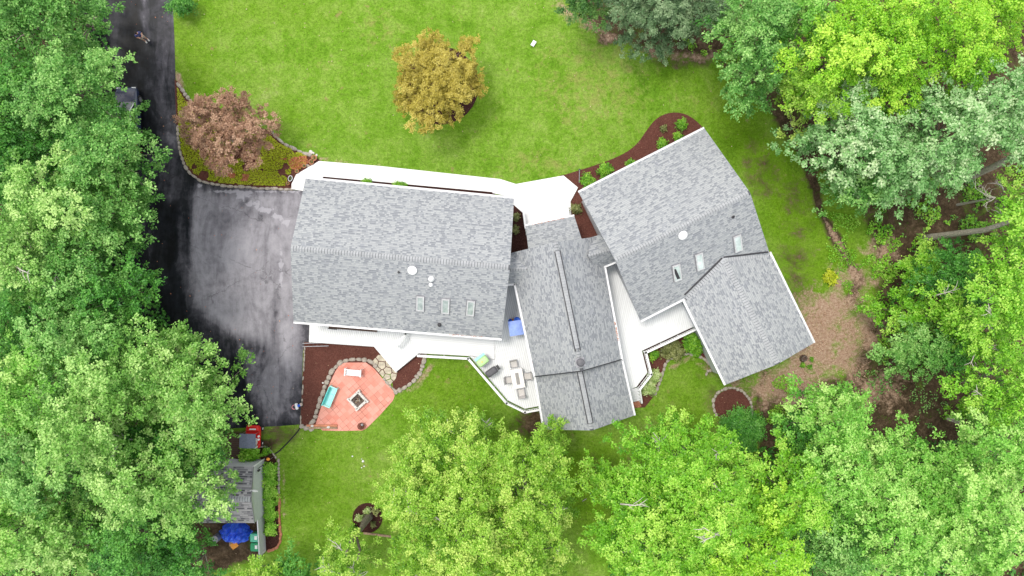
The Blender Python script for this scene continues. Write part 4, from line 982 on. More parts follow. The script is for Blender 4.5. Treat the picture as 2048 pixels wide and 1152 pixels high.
for x, y, zz, sc_, lb, ct in [(1034, 640.5, 1.9, 1.0, 'dark blue tub just above the blue parasol on the deck', 'tub'), (1020.5, 641.5, 1.6, .62, 'small dark blue pot at the upper left edge of the blue parasol', 'pot')]:
    o = MB().lathe([(.0, 0), (.22, .02), (.24, .5), (.26, .95), (.22, .98), (.2, .9), (0, .88)], 16).build('planter', M['blue']); c = P(x, y, zz); o.location = (c.x, c.y, zB); o.scale = (sc_, sc_, 1); tag(o, lb, ct)
c = P(1025.8, 640, 1.6); o = MB().lathe([(0, 0), (.09, .02), (.11, .35), (.10, .6), (.03, .7), (0, .7)], 14).build('bucket', M['orange']); o.location = (c.x, c.y, zB); tag(o, 'small orange bucket peeping out above the blue parasol', 'bucket')

# dark framed bench mostly under the left house eave
c = P(706, 656, .9); r = empty('porch_bench', (c.x, c.y, .5), R_(-4.5), 'long dark framed bench half hidden under the lower eave of the left house', 'bench')
MB().box((0, .05, .40), (3.8, .45, .05)).build('seat', M['darkwood'], r)
for s in (-1.85, -.6, .6, 1.85):
    MB().box((s, -.12, .2), (.05, .05, .40)).build('leg', M['dark'], r)
MB().tube([(-1.95, -.22, .0), (-1.9, -.18, .62), (-1.2, -.20, .62)], .03, 6).build('armrest', M['dark'], r)
# folded ladder at the corner of the lower deck
a = P(605, 690, .3); b = P(657, 688.5, .3); d = (b-a).normalized(); c = (a+b)/2; L_ = (b-a).length
r = empty('ladder', (c.x, c.y, .30), math.atan2(d.y, d.x), 'dark metal ladder lying along the lower deck edge beside the driveway', 'ladder')
for s in (-1, 1): MB().box((0, s*.13, 0), (L_, .05, .06)).build('side_rail', M['grey'], r)
for k in range(6): MB().tube([(-L_*.42+k*L_*.168, -.13, 0), (-L_*.42+k*L_*.168, .13, 0)], .018, 6).build('rung', M['dark'], r)

# ------------------------------------------------------------------ patio things
def bench(px, py, ang, Ln, Dp, m1, m2, label, white=False):
    c = P(px, py, .5); r = empty('garden_bench', (c.x, c.y, .045), ang, label, 'bench')
    s = MB(); k = 4
    for i in range(k): s.box((0, -Dp*.5+.07+i*(Dp*.72)/k+.03, .42), (Ln*.90, Dp*.72/k-.006, .03))
    s.build('seat', M[m2], r)
    if not white:
        for i in range(3): MB().box((-Ln*.27+i*Ln*.27, -Dp*.13, .455), (Ln*.24, Dp*.42, .05)).build('cushion', M['turq' if i == 9 else m2], r, bevel=.02)
    bk = MB(); bk.box((0, Dp*.36, .92), (Ln*.92, .05, .08)); bk.box((0, Dp*.26, .50), (Ln*.92, .04, .07))
    for i in range(12): t = -Ln*.42+i*Ln*.84/11; bk.seg((t, Dp*.26, .50), (t, Dp*.36, .90), .05, .02)
    if not white: bk.add([(-Ln*.44, Dp*.24, .48), (Ln*.44, Dp*.24, .48), (Ln*.44, Dp*.35, .9), (-Ln*.44, Dp*.35, .9)], [(0, 1, 2, 3)])
    bk.build('backrest', M[m1], r)
    for sx_ in (-1, 1):
        MB().box((sx_*Ln*.46, -.02, .64), (.09, Dp*.92, .04)).build('armrest', M[m2], r, bevel=.01)
        for sy_ in (-1, 1): MB().box((sx_*Ln*.46, sy_*Dp*.38, .32), (.06, .06, .64)).build('leg', M[m2], r)
    return r
bench(706.5, 744.5, R_(-5), 1.35, .66, 'white', 'white', 'white painted garden bench on the salmon paved patio', True)
bench(660, 793, R_(67.5), 1.72, .72, 'turq', 'turqlight', 'turquoise garden bench with three seat panels beside the curved stone wall')
# fire pit
c = P(715.3, 801, .35); r = empty('fire_pit', (c.x, c.y, .045), R_(43), 'square fire pit of pale blocks filled with charred wood, in the middle of the patio', 'fire pit')
for k in range(4):
    a = k*math.pi/2; 
    for j in range(3):
        for lev in range(2):
            m_ = MB(); Mt = Matrix.Rotation(a, 3, 'Z'); off = (j-1)*.385 + (0.10 if lev else -0.10)*0 
            m_.box(Mt @ Vector((off+.0975, .4875, .085+lev*.175)), (.375 if j < 2 else .18*1+.195, .19, .165), M=Mt); m_.build('block', M['block'], r, bevel=.015)
MB().box((0, 0, .04), (.78, .78, .08)).build('ash_bed', M['ash'], r)
rr = random.Random(3)
for k in range(16):
    a = rr.uniform(0, 3.14); x, y = rr.uniform(-.2, .2), rr.uniform(-.2, .2); l = rr.uniform(.12, .3); z = .12+.012*k
    MB().tube([(x-math.cos(a)*l/2, y-math.sin(a)*l/2, z), (x+math.cos(a)*l/2, y+math.sin(a)*l/2, z+rr.uniform(-.03, .05))], rr.uniform(.02, .035), 6).build('log', M[rr.choice(['wood', 'darkwood', 'palebark', 'darkwood'])], r)
# round brown pot with open mouth
c = P(721.5, 852.5, .4); r = empty('clay_fire_pot', (c.x, c.y, .045), 0, 'round rusty brown clay pot with a side mouth, near the lower corner of the patio', 'clay pot')
MB().lathe([(.12, 0), (.2, .08), (.27, .25), (.28, .38), (.22, .52), (.14, .6), (.1, .66), (.12, .72), (.08, .72), (.06, .62)], 20).build('bowl', simple('rust', (.20, .07, .05), .8, .4, 10), r, smooth=True)
MB().tube([(.1, .12, .5), (.22, .2, .52)], [.12, .10], 12).build('mouth', M['grey'], r)
# timber beams at the foot of the patio
for i, (y0, zz, lb) in enumerate([(851.2, .07, 'upper of the two timber beams at the foot of the patio'), (855.8, .07, 'lower of the two timber beams at the foot of the patio')]):
    a = P(613 if i == 0 else 618, y0, .2); b = P(674, y0+.6, .2); d = b-a; c = (a+b)/2
    o = MB().box((0, 0, 0), (d.length, .15, .16)).build('timber_beam', M['wood' if i else 'terra'], bevel=.01); o.location = (c.x, c.y, .13); o.rotation_euler = (0, 0, math.atan2(d.y, d.x)); tag(o, lb, 'timber beam', 'timber beams at the foot of the patio')
for x, y, lb in [(624, 852, 'small pale stone resting on the left part of the timber beams'), (656.5, 854.5, 'flat cream stone resting on the right part of the timber beams')]:
    o = bpy.data.objects.new('rock', fmesh[1]); col.objects.link(o); p = P(x, y, .28); o.location = (p.x, p.y, .26); o.scale = (.25, .18, .1); tag(o, lb, 'rock')

# small white ride-on toy with a pink hoop handle and blue seat
c = P(593, 813, .3); r = empty('toy_cart', (c.x, c.y, .012), R_(12), 'small white ride-on toy with a pink hoop handle at the edge of the driveway', 'toy')
layered([(rrect(.10, .22, .08), .10), (rrect(.12, .26, .09), .22), (rrect(.11, .25, .09), .34), (rrect(.06, .18, .05), .40)]).build('body', M['white'], r)
m_ = MB().tube([(-.06+.20*math.cos(t)*1.0-.06, .17*math.sin(t), .42) for t in np.linspace(math.pi*.5, math.pi*1.5, 10)], .028, 8); m_.build('handle', M['pink'], r)
layered([(rrect(.09, .09, .05), .2), (rrect(.11, .10, .05), .36), (rrect(.07, .07, .04), .42)]).build('seat', M['blue'], r).location = (.21, .04, 0)
layered([(rrect(.10, .10, .06), .1), (rrect(.12, .12, .06), .25), (rrect(.10, .10, .06), .33)]).build('rear_box', M['khaki'], r).location = (.37, .07, 0)
for x, y in ((-.02, .2), (-.02, -.2), (.40, .16), (.40, -.10)): MB().tube([(x, y-.03, .08), (x, y+.03, .08)], .08, 12).build('wheel', M['rubber'], r)

# ------------------------------------------------------------------ pots along the planted bed
for x, y, rad, lb in [(628.3, 316, .23, 'largest clay pot, at the bed tip nearest the front lawn'), (623, 324, .21, 'second clay pot from the lawn end of the row'), (608.5, 332, .155, 'middle clay pot of the five beside the walkway'),
                      (594, 342.5, .155, 'fourth clay pot from the lawn, beside the pale walkway'), (576, 367, .13, 'small clay pot nearest the driveway, by the kerb stones')]:
    c = P(x, y, .25); r = empty('clay_pot', (c.x, c.y, .03), 0, lb, 'flower pot', 'clay pots beside the front walkway')
    MB().lathe([(rad*.65, 0), (rad*.92, .24), (rad, .25), (rad, .32), (rad*.8, .32), (rad*.78, .24)], 18).build('pot', M['terra'], r)
    rng = np.random.default_rng(int(x)); k = 60; pts = rng.normal(0, rad*.4, (k, 3)); pts[:, 2] = np.abs(pts[:, 2])*.8+.26
    leaves_object('plant', pts, rng.normal(0, .5, (k, 3))+[0, 0, 1], rng.normal(size=(k, 3)), np.full(k, .08), rng.random(k), L['dull'], r)
c = P(580.8, 357, .3); r = empty('wire_planter', (c.x, c.y, .03), R_(-15), 'oval white rimmed planter at the corner of the walkway and planted bed', 'planter')
MB().tube([(.16*math.cos(t), .22*math.sin(t), .32) for t in np.linspace(0, 6.283, 17)], .022, 6, cap=False).build('rim', M['white'], r)
MB().lathe([(.10, 0), (.15, .28), (.12, .28), (.08, .1)], 16, sy=1.35).build('basket', M['dark'], r)
rng = np.random.default_rng(4); k = 50; pts = rng.normal(0, .06, (k, 3)); pts[:, 2] = np.abs(pts[:, 2])+.2; leaves_object('plant', pts, rng.normal(0, .5, (k, 3))+[0, 0, 1], rng.normal(size=(k, 3)), np.full(k, .07), rng.random(k), L['dull'], r)
# utility lid, mushrooms, pipe, hose, trench-shadow tube
c = P(1067, 87, .1); r = empty('utility_box', (c.x, c.y, 0), R_(58), 'small white box lid set in the front lawn right of the golden tree', 'utility box')
MB().box((0, 0, .06), (.42, .26, .12)).build('box', M['grey'], r, bevel=.01); MB().box((0, 0, .135), (.46, .29, .03)).build('lid', M['white'], r, bevel=.01)
for x, y, rad, lb in [(705, 912.5, .065, 'white mushroom in the back lawn, farthest left of the five'), (723.2, 918, .04, 'tiny white mushroom just above the largest one'), (726, 922.5, .095, 'largest white mushroom in the back lawn'),
                      (728.4, 932.5, .06, 'white mushroom below and right of the largest one'), (723.2, 935.2, .05, 'lowest white mushroom of the cluster in the back lawn')]:
    c = P(x, y, .05); r = empty('mushroom', (c.x, c.y, 0), 0, lb, 'mushroom', 'white mushrooms in the back lawn')
    MB().lathe([(rad, .05), (rad*.95, .075), (rad*.6, .11), (0, .125)], 14).build('cap', M['white'], r, smooth=True); MB().lathe([(rad*.3, 0), (rad*.25, .06), (0, .06)], 8).build('stalk', M['white'], r)
a, b = P(1159, 339, .1), P(1158.5, 366, .1)
r = empty('drain_pipe', (b.x, b.y, 0), 0, 'thin grey drain pipe crossing the mulch bed beside the walkway', 'pipe')
MB().tube([a, (a+b)/2, b], .035, 8).build('pipe', M['grey'], r, world=True); MB().box((a.x, a.y, .1), (.14, .1, .12)).build('outlet', M['dark'], r, world=True)
def hose(pts, rad, m, label, z=.05, cat='hose'):
    pp = [P(x, y, z) for x, y in smooth_line(pts, 2)]; o = MB().tube([p-pp[0] for p in pp], rad, 8).build('hose_or_shadow_tube', M[m], smooth=True); o.location = pp[0]; return tag(o, label, cat)
M['hosegreen'] = simple('hose_green', (.05, .16, .10), .5)
hose([(603, 850), (597, 861), (586, 874), (572, 889), (560, 901), (547, 910)], .05, 'rubber', 'dark tube standing in for a trench shadow, running from the driveway corner to the shed bed', .05)  # black tube added to draw the shadow of a shallow trench, no real hose
hose([(1108, 956), (1130, 957), (1150, 962), (1168, 972), (1182, 988), (1190, 1005)], .03, 'hosegreen', 'green garden hose lying in an arc on the shaded lawn between two big trees')
a = P(1165, 1003, .1); o = MB().tube([(0, 0, 0), (.32, .22, .03)], .03, 6).build('stick', M['deadwood']); o.location = (a.x, a.y, .04); tag(o, 'short pale stick on the shaded lawn beside the green hose', 'stick')
# ring of brown stones and debris (old stump) right of the house
c = P(1608, 717, .15); r = empty('tree_stump', (c.x, c.y, 0), .4, 'rotting brown tree stump on leaf litter beside the right house', 'tree stump')
MB().lathe([(.36, -.05), (.31, .1), (.29, .2), (.25, .17), (.15, .12), (0, .13)], 14, sy=.85).build('wood', M['darkwood'], r)
rr = random.Random(9)
for k in range(9): a = k*.7; MB().box((.2*math.cos(a), .18*math.sin(a), .2), (.09, .05, .12+rr.uniform(0, .1)), rz=a).build('splinter', M['bark'], r)

# ------------------------------------------------------------------ shed and yard things
sc = P(470, 990, 0); shed = empty('shed', (sc.x, sc.y, 0), 0, 'small shed with worn dark shingle roof and pale grey walls, partly under tree branches', 'shed')
gable('H', (388, 931), (505.5, 933.5), (392, 1046), (508, 1046), (378, 992), (501, 999.5), 2.35, 3.35, gut=(0, 0), rake=(0, 0), mat='shedshingle', parent=shed, over=.02, th=.10, wallmat='siding')
# face boards to finish gable and the lean wall
gb = MB()
pa, pb, pk = planes['H1'][0], None, None
e1, e2, rk = P(505.5, 933.5, 2.35), P(508, 1046, 2.35), P(501, 999.5, 3.35)
rk2 = rk
gw = MB(); off = Vector((.03, 0, 0)); dz = Vector((0, 0, -.03))
gw.add([e1+off+dz, e2+off+dz, rk+off+dz, Vector((e1.x+.03, e1.y, 0)), Vector((e2.x+.03, e2.y, 0)), e1+dz*1-off, e2+dz-off, rk+dz-off, Vector((e1.x-.03, e1.y, 0)), Vector((e2.x-.03, e2.y, 0))],
       [(0, 3, 4, 1), (0, 1, 2), (5, 6, 9, 8), (6, 5, 7), (0, 5, 8, 3), (1, 4, 9, 6), (0, 2, 7, 5), (2, 1, 6, 7)]); gw.build('gable_wall', M['siding'], shed, world=True)
t_ = MB(); t_.seg(e1+off*2, rk+off*2, .03, .09); t_.seg(rk+off*2, e2+off*2, .03, .09); t_.build('rake_trim', M['grey'], shed, world=True)
t_ = MB(); t_.seg(Vector((e1.x+.05, e1.y+.02, 0)), Vector((e1.x+.05, e1.y+.02, 2.3)), .08, .08); t_.build('corner_board', M['white'], shed, world=True)
c = P(504.5, 979.5, 3.05); m_ = MB().lathe([(0, -.02), (.10, .0), (.26, .06), (.30, .09), (.30, .11), (.25, .09), (0, .02)], 20)
Rm = Matrix.Rotation(R_(62), 3, 'X'); m_.v = [tuple(Rm @ Vector(q) + c + Vector((.14, 0, 0))) for q in m_.v]; m_.build('satellite_dish', M['white'], shed, world=True)
MB().tube([c-Vector((.05, 0, .1)), c+Vector((.1, 0, 0))], .02, 6).build('dish_arm', M['grey'], shed, world=True)
c = P(518, 940.5, 1.7); MB().lathe([(.07, -.15), (.09, 0), (.1, .1), (.04, .16), (0, .16)], 12, tuple(c)).build('wall_lamp', M['dark'], shed, world=True)
MB().tube([P(510, 943, 2.0), P(509, 949, 2.0), P(512, 949, 1.9)], .012, 5).build('cable', M['grey'], shed, world=True)
MB().box(P(521, 933.5, 1.6), (.5, .06, .06), R_(35)).build('bracket', M['dark'], shed, world=True)
for x, y in ((502.5, 950), ): pass
# fence wall continuing below the shed
a = P(527.5, 1019, 0); b = P(532, 1102, 0); fc = (a+b)/2
r = empty('fence', (fc.x, fc.y, 0), 0, 'weathered grey board fence running down from the shed beside the brick-edged bed', 'fence')
d = (b-a).normalized(); k = int((b-a).length/.15)
for i in range(k):
    q = a + d*(i+.5)*.15; MB().box((q.x, q.y, .68), (.03, .142, 1.36+.015*(i % 3)), math.atan2(d.y, d.x)-math.pi/2).build('board', M['siding'], r, world=True)
t_ = MB(); t_.seg(a+Vector((-.05, 0, .35)), b+Vector((-.05, 0, .35)), .05, .09); t_.seg(a+Vector((-.05, 0, 1.1)), b+Vector((-.05, 0, 1.1)), .05, .09); t_.build('fence_rail', M['grey'], r, world=True)
t_ = MB(); t_.seg(a+Vector((.0, 0, 1.41)), b+Vector((0, 0, 1.41)), .09, .04); t_.build('cap_board', M['siding'], r, world=True)
# blue tarpaulin
nT = NT('blue_tarp'); f = nT.noise(2.2, 5, .6, dist=1.2); M['tarp'] = nT.fin(nT.ramp(f, [(0.3, srgb(16, 56, 190)), (0.55, srgb(36, 92, 235)), (0.75, srgb(110, 160, 250))]), .28, .6)
nT.bump(nT.noise(3.5, 4, .6, dist=1.5), .9, .12)
c = P(467, 1069, .5); r = empty('tarp_pile', (c.x, c.y, 0), 0, 'crumpled bright blue tarpaulin thrown over a pile below the shed', 'tarpaulin')
rng = np.random.default_rng(12); nu, nv = 46, 34; m_ = MB(); ph = rng.uniform(0, 6.28, 12)
for j in range(nv):
    for i in range(nu):
        u = i/(nu-1)*2-1; v = j/(nv-1)*2-1
        ru = 1.12*(1+.06*math.sin(5*v+ph[0])+.05*math.sin(11*v+ph[1])); rv = .78*(1+.07*math.sin(4*u+ph[2])+.05*math.sin(9*u+ph[3]))
        h = .85*max(0, 1-abs(u)**3.2)*max(0, 1-abs(v)**2.6)
        sq = math.sqrt(max(1-.42*v*v, .1)); sp_ = math.sqrt(max(1-.42*u*u, .1)); x, y = u*ru*sq*1.12, v*rv*sp_*1.12; wr = .07*math.sin(6*x+3*math.sin(4*y+ph[4])+ph[5])+.05*math.sin(9*y+3*math.sin(5*x+ph[6]))+.035*math.sin(17*x-11*y+ph[7])+.05*abs(math.sin(5*(x+y)+ph[8]))
        m_.v.append((x, y, max(.015, h+wr*(.3+h*1.1))))
for j in range(nv-1):
    for i in range(nu-1): q = j*nu+i; m_.f.append((q, q+1, q+nu+1, q+nu)); m_.mi.append(0)
m_.build('tarp', M['tarp'], r, smooth=False)
for k in range(3): MB().box((-.15+.1*k, -.78-.05*k, .30+.08*k), (.55, .45, .05), .3*k).build('board', M['orange' if k == 2 else 'wood'], r)
MB().tube([(-.5, -.2, .75), (-.1, -.5, .62), (.15, -.85, .4)], .012, 5).build('rope', M['hosegreen'], r)
c = P(432, 1077, .6); r = empty('water_barrel', (c.x, c.y, 0), 0, 'dull grey barrel standing left of the blue tarpaulin', 'barrel')
MB().lathe([(.26, 0), (.29, .05), (.31, .4), (.29, .8), (.27, .85), (.24, .85), (.23, .82), (0, .82)], 20).build('body', M['grey'], r); MB().lathe([(.305, .28), (.32, .30), (.305, .32)], 20).build('hoop', M['dark'], r)
for i, (x, y, lb) in enumerate([(508.5, 1076, 'upper green wheelie bin against the fence, right of the blue tarpaulin'), (509.5, 1094.5, 'lower green wheelie bin against the fence, partly under leaves')]):
    c = P(x, y, 1.0); r = empty('wheelie_bin', (c.x, c.y, 0), R_(-1), lb, 'bin', 'green bins beside the fence')
    layered([(rrect(.24, .24, .04), .08), (rrect(.30, .31, .05), .95)]).build('body', M['bingreen'], r)
    lid = layered([(rrect(.32, .33, .06), .955), (rrect(.32, .33, .06), .985), (rrect(.25, .27, .05), 1.03)]).build('lid', simple('bin_lid', (.10, .48, .33), .4) if i == 0 else M['bingreen'], r)
    o = MB().box((.12, 0.02, 1.034), (.20, .28, .006)).build('label_sheet', M['paper'], r); o.parent = lid
    MB().tube([(-.28, -.22, .93), (-.36, -.22, .95), (-.36, .22, .95), (-.28, .22, .93)], .018, 6).build('handle', M['bingreen'], r)
    for s in (-1, 1): MB().tube([(-.25, s*.24, .10), (-.25, s*.30, .10)], .10, 14).build('wheel', M['rubber'], r)
# red garden cart with grey canopy
c = P(499.5, 878, 1.3); r = empty('golf_cart', (c.x, c.y, .06), R_(-1), 'red utility cart with a square grey canopy parked beside the driveway end', 'cart')
layered([(rrect(.52, .78, .12), .30), (rrect(.58, .86, .16), .45), (rrect(.57, .85, .16), .60), (rrect(.50, .78, .14), .66)]).build('body', M['red'], r)
layered([(rrect(.50, .24, .1), .60), (rrect(.48, .22, .1), .78), (rrect(.36, .14, .06), .86)]).build('hood', M['red'], r).location = (0.03, .72, 0)
MB().add([(-.22, .56, .84), (.30, .56, .84), (.34, .74, .90), (-.18, .74, .90), (-.22, .56, .80), (.30, .56, .80), (.34, .74, .86), (-.18, .74, .86)], [(0, 1, 2, 3), (7, 6, 5, 4), (0, 4, 5, 1), (1, 5, 6, 2), (2, 6, 7, 3), (3, 7, 4, 0)]).build('front_panel', M['white'], r)
MB().box((0, -.25, .78), (.86, .42, .12)).build('seat', M['fabricgrey'], r, bevel=.03); MB().box((0, -.50, 1.0), (.86, .10, .42)).build('seat_back', M['fabricgrey'], r, bevel=.03)
cn = MB(); cn.add([(-.62, -.60, 1.72), (0, -.60, 1.80), (.62, -.60, 1.72), (-.62, .50, 1.72), (0, .50, 1.80), (.62, .50, 1.72), (-.62, -.60, 1.66), (.62, -.60, 1.66), (-.62, .50, 1.66), (.62, .50, 1.66)],
      [(0, 1, 4, 3), (1, 2, 5, 4), (6, 7, 2, 1, 0), (9, 8, 3, 4, 5), (7, 9, 5, 2), (8, 6, 0, 3), (6, 8, 9, 7)]); cn.build('canopy', M['canopygrey'], r)
for sx_ in (-1, 1):
    for y in (-.55, .45): MB().tube([(sx_*.52, y, .6), (sx_*.55, y, 1.67)], .018, 6).build('canopy_post', M['grey'], r)
    for y in (-.55, .62):
        w_ = MB().tube([(sx_*.50, y, .22), (sx_*.64, y, .22)], .22, 16).build('wheel', M['rubber'], r); h_ = MB().tube([(sx_*.6, y, .22), (sx_*.655, y, .22)], .09, 12).build('hub', M['white'], r); h_.parent = w_
for y, z in ((.22, 1.25), (-.03, 1.25)): MB().box((.70, y, z), (.16, .14, .10), R_(25)).build('mirror', M['white'], r, bevel=.015)
MB().box((.40, -.68, .95), (.10, .14, .4)).build('tail_post', M['white'], r)
# orange feeder on a pole
c = P(536, 918.5, 1.6); g0 = P(527, 929, .9); r = empty('bird_feeder', (c.x-.12, c.y-.2, 0), 0, 'small orange bird feeder on a thin pole at the upper corner of the shed', 'bird feeder')
MB().lathe([(0, 0), (.13, .02), (.15, .08), (.12, .14), (0, .2)], 14, (c.x, c.y, 1.5), sy=.8).build('tray', M['orange'], r, world=True); MB().tube([(c.x-.12, c.y-.2, 0), (c.x-.1, c.y-.18, 1.3), (c.x, c.y, 1.55)], .018, 6).build('pole', M['grey'], r, world=True)

# ------------------------------------------------------------------ car under the trees
c = P(252, 232, .8); r = empty('parked_car', (c.x, c.y, .012), R_(2), 'dark navy car parked at the left edge of the driveway, mostly hidden under branches', 'car')
carp = NT('navy_car_paint'); M['carpaint'] = carp.fin(carp.mix(carp.noise(2, 2), (.012, .02, .05), (.02, .03, .07)), .15, .7)
def csec(y, w_, z0, z1, zs): return [(-w_*.86, y, z0), (-w_, y, z0+.12), (-w_, y, zs), (-w_*.88, y, z1), (0, y, z1+.03), (w_*.88, y, z1), (w_, y, zs), (w_, y, z0+.12), (w_*.86, y, z0)]
secs = [csec(-2.3, .78, .35, .72, .6), csec(-2.15, .86, .25, .86, .7), csec(-1.6, .91, .22, .95, .78), csec(-.8, .93, .22, .96, .8), csec(.6, .93, .22, .95, .8), csec(1.1, .92, .22, .90, .76), csec(1.9, .87, .22, .80, .68), csec(2.2, .80, .28, .70, .6), csec(2.32, .70, .35, .6, .5)]
m_ = MB(); n9 = 9
for s in secs: m_.v += s
for i in range(len(secs)-1):
    for k in range(n9): k2 = (k+1) % n9; m_.f.append((i*n9+k, i*n9+k2, (i+1)*n9+k2, (i+1)*n9+k)); m_.mi.append(0)
m_.f += [tuple(range(n9)), tuple((len(secs)-1)*n9+k for k in range(n9))[::-1]]; m_.mi += [0, 0]
m_.build('body', M['carpaint'], r, bevel=.03)
cb = [(-1.75, .74, .94), (-1.15, .66, 1.42), (.25, .66, 1.44), (1.05, .76, .93)]
m_ = MB()
for y, w_, z in cb: m_.v += [(-w_, y, z), (w_, y, z)]
for y, w_, z in ((-1.15, .84, .94), (.25, .84, .94)): m_.v += [(-w_, y, z), (w_, y, z)]
m_.f = [(0, 1, 3, 2), (2, 3, 5, 4), (4, 5, 7, 6), (0, 2, 8), (2, 4, 10, 8), (4, 6, 10), (1, 9, 3), (3, 9, 11, 5), (5, 11, 7)]; m_.mi = [0]*9; m_.build('cabin_glass', simple('dark_glass', (.02, .03, .035), .05, spec=1), r)
MB().box((0, -.45, 1.445), (1.24, 1.38, .05)).build('car_roof', M['carpaint'], r, bevel=.02)
for s in (-1, 1): MB().tube([(s*.80, 1.0, .96), (s*.70, .25, 1.47), (s*.70, -1.1, 1.46), (s*.78, -1.7, .98)], .035, 6).build('window_trim', M['white'], r)
for s in (-1, 1):
    MB().box((s*1.0, .75, 1.0), (.16, .10, .12)).build('mirror', M['carpaint'], r, bevel=.02); MB().box((s*.6, 2.25, .62), (.3, .10, .12)).build('headlight', M['white'], r, bevel=.02); MB().box((s*.62, -2.27, .68), (.26, .08, .12)).build('tail_light', M['red'], r, bevel=.02)
    for y in (-1.4, 1.4):
        w_ = MB().tube([(s*.74, y, .32), (s*.94, y, .32)], .32, 20).build('wheel', M['rubber'], r); h_ = MB().tube([(s*.9, y, .32), (s*.95, y, .32)], .19, 14).build('rim', M['grey'], r); h_.parent = w_

# ------------------------------------------------------------------ person on the driveway, holding a controller
def skin_obj(name, verts, edges, rad, mat, parent, root=0, sub=2):
    me = bpy.data.meshes.new(name); me.from_pydata(verts, edges, []); me.materials.append(mat)
    o = bpy.data.objects.new(name, me); col.objects.link(o); o.parent = parent
    sk = o.modifiers.new('skin', 'SKIN'); sk.use_smooth_shade = True
    for i, q in enumerate(me.skin_vertices[0].data): q.radius = (rad[i], rad[i]) if not hasattr(rad[i], '__len__') else rad[i]; q.use_root = (i == root)
    sb = o.modifiers.new('sub', 'SUBSURF'); sb.levels = sb.render_levels = sub
    return o
ft = P(294, 81, .0); per = empty('person', (ft.x, ft.y, .012), R_(222), 'person in navy shirt and pale shorts standing on the wet driveway, holding a controller', 'person')
# local frame: +y is the way the person faces
V = [(0, 0, .95), (0, .0, 1.12), (0, -.01, 1.32), (0, -.01, 1.44), (0, .0, 1.52), (0, .03, 1.60), (0, .035, 1.70)]
Rr = [(.145, .11), (.13, .10), (.155, .11), (.09, .08), (.055, .055), (.085, .095), (.08, .09)]
Eg = [(0, 1), (1, 2), (2, 3), (3, 4), (4, 5), (5, 6)]
for s in (-1, 1):
    b = len(V); V += [(s*.10, 0, .90), (s*.115, .02, .50), (s*.12, -.01, .10), (s*.125, .14, .04)]; Rr += [.095, .062, .042, .035]; Eg += [(0, b), (b, b+1), (b+1, b+2), (b+2, b+3)]
    b = len(V); V += [(s*.19, -.01, 1.41), (s*.27, .02, 1.16), (s*.10, .25, 1.20), (s*.085, .30, 1.21)]; Rr += [.058, .042, .030, .030]; Eg += [(2, b), (b, b+1), (b+1, b+2), (b+2, b+3)]
    for f in range(4):
        b2 = len(V); x = s*(.085-.018*(f-1.5)*1.0); V += [(x-s*.02, .325+.004*f, 1.225-.014*f), (x-s*.045, .345, 1.225-.014*f), (x-s*.062, .332, 1.225-.014*f)]; Rr += [.010, .009, .0075]; Eg += [(b+3, b2), (b2, b2+1), (b2+1, b2+2)]
    b2 = len(V); V += [(s*.07, .31, 1.245), (s*.045, .33, 1.255)]; Rr += [.011, .009]; Eg += [(b+3, b2), (b2, b2+1)]
skin_obj('body', V, Eg, Rr, M['skin'], per, 0, 2)
# face details, hair and clothing
hp = Vector((0, .035, 1.655))
MB().lathe([(.0, .118), (.06, .105), (.092, .06), (.10, .0), (.095, -.05), (.07, -.085), (.0, -.09)][::-1], 18, (0, .012, 1.665), sx=.93, sy=1.05).build('hair', M['hair'], per, smooth=True)
m_ = MB(); m_.tube([(0, .12, 1.655), (0, .145, 1.635), (0, .12, 1.625)], [.012, .016, .010], 6); m_.build('nose', M['skin'], per, smooth=True)
for s in (-1, 1): MB().lathe([(0, -.012), (.012, 0), (0, .012)], 8, (s*.032, .122, 1.665)).build('eye', M['dark'], per); MB().lathe([(0, -.03), (.018, 0), (0, .03)], 8, (s*.088, .03, 1.65)).build('ear', M['skin'], per)
MB().box((0, .125, 1.605), (.045, .012, .012)).build('mouth', M['pink'], per)
sv = [(0, 0, .93), (0, .0, 1.12), (0, -.01, 1.32), (0, -.01, 1.43)]; sr = [(.165, .13), (.15, .12), (.175, .13), (.10, .095)]; se = [(0, 1), (1, 2), (2, 3)]
for s in (-1, 1): b = len(sv); sv += [(s*.19, -.01, 1.415), (s*.25, .01, 1.22)]; sr += [.078, .066]; se += [(2, b), (b, b+1)]
skin_obj('shirt', sv, se, sr, M['navy'], per, 0, 2)
sv = [(0, 0, .96)]; sr = [(.16, .125)]; se = []
for s in (-1, 1): b = len(sv); sv += [(s*.10, 0, .86), (s*.115, .02, .56)]; sr += [.115, .088]; se += [(0, b), (b, b+1)]
skin_obj('shorts', sv, se, sr, M['khaki'], per, 0, 2)
for s in (-1, 1): layered([(rrect(.048, .135, .04), 0), (rrect(.05, .14, .045), .05), (rrect(.04, .10, .035), .10)]).build('shoe', M['shoe'], per).location = (s*.125, .06, .0)
cc = P(283, 74, 1.2); con = empty('remote_control', tuple(per.matrix_world @ Vector((0, 0, 0))), 0, 'small dark drone controller held in both hands of the person on the driveway', 'remote control')
fw = Matrix.Rotation(R_(222), 3, 'Z') @ Vector((0, .325, 1.235)); con.location = (ft.x+fw.x, ft.y+fw.y, fw.z+.012); con.rotation_euler = (0, 0, R_(222))
MB().box((0, 0, 0), (.15, .08, .035)).build('case', M['dark'], con, bevel=.01)
for s in (-1, 1): MB().tube([(s*.05, .04, 0), (s*.06, .12, .04)], .005, 5).build('antenna', M['dark'], con); MB().lathe([(.004, 0), (.004, .02), (.008, .022), (0, .025)], 8, (s*.045, 0, .016)).build('stick', M['grey'], con)

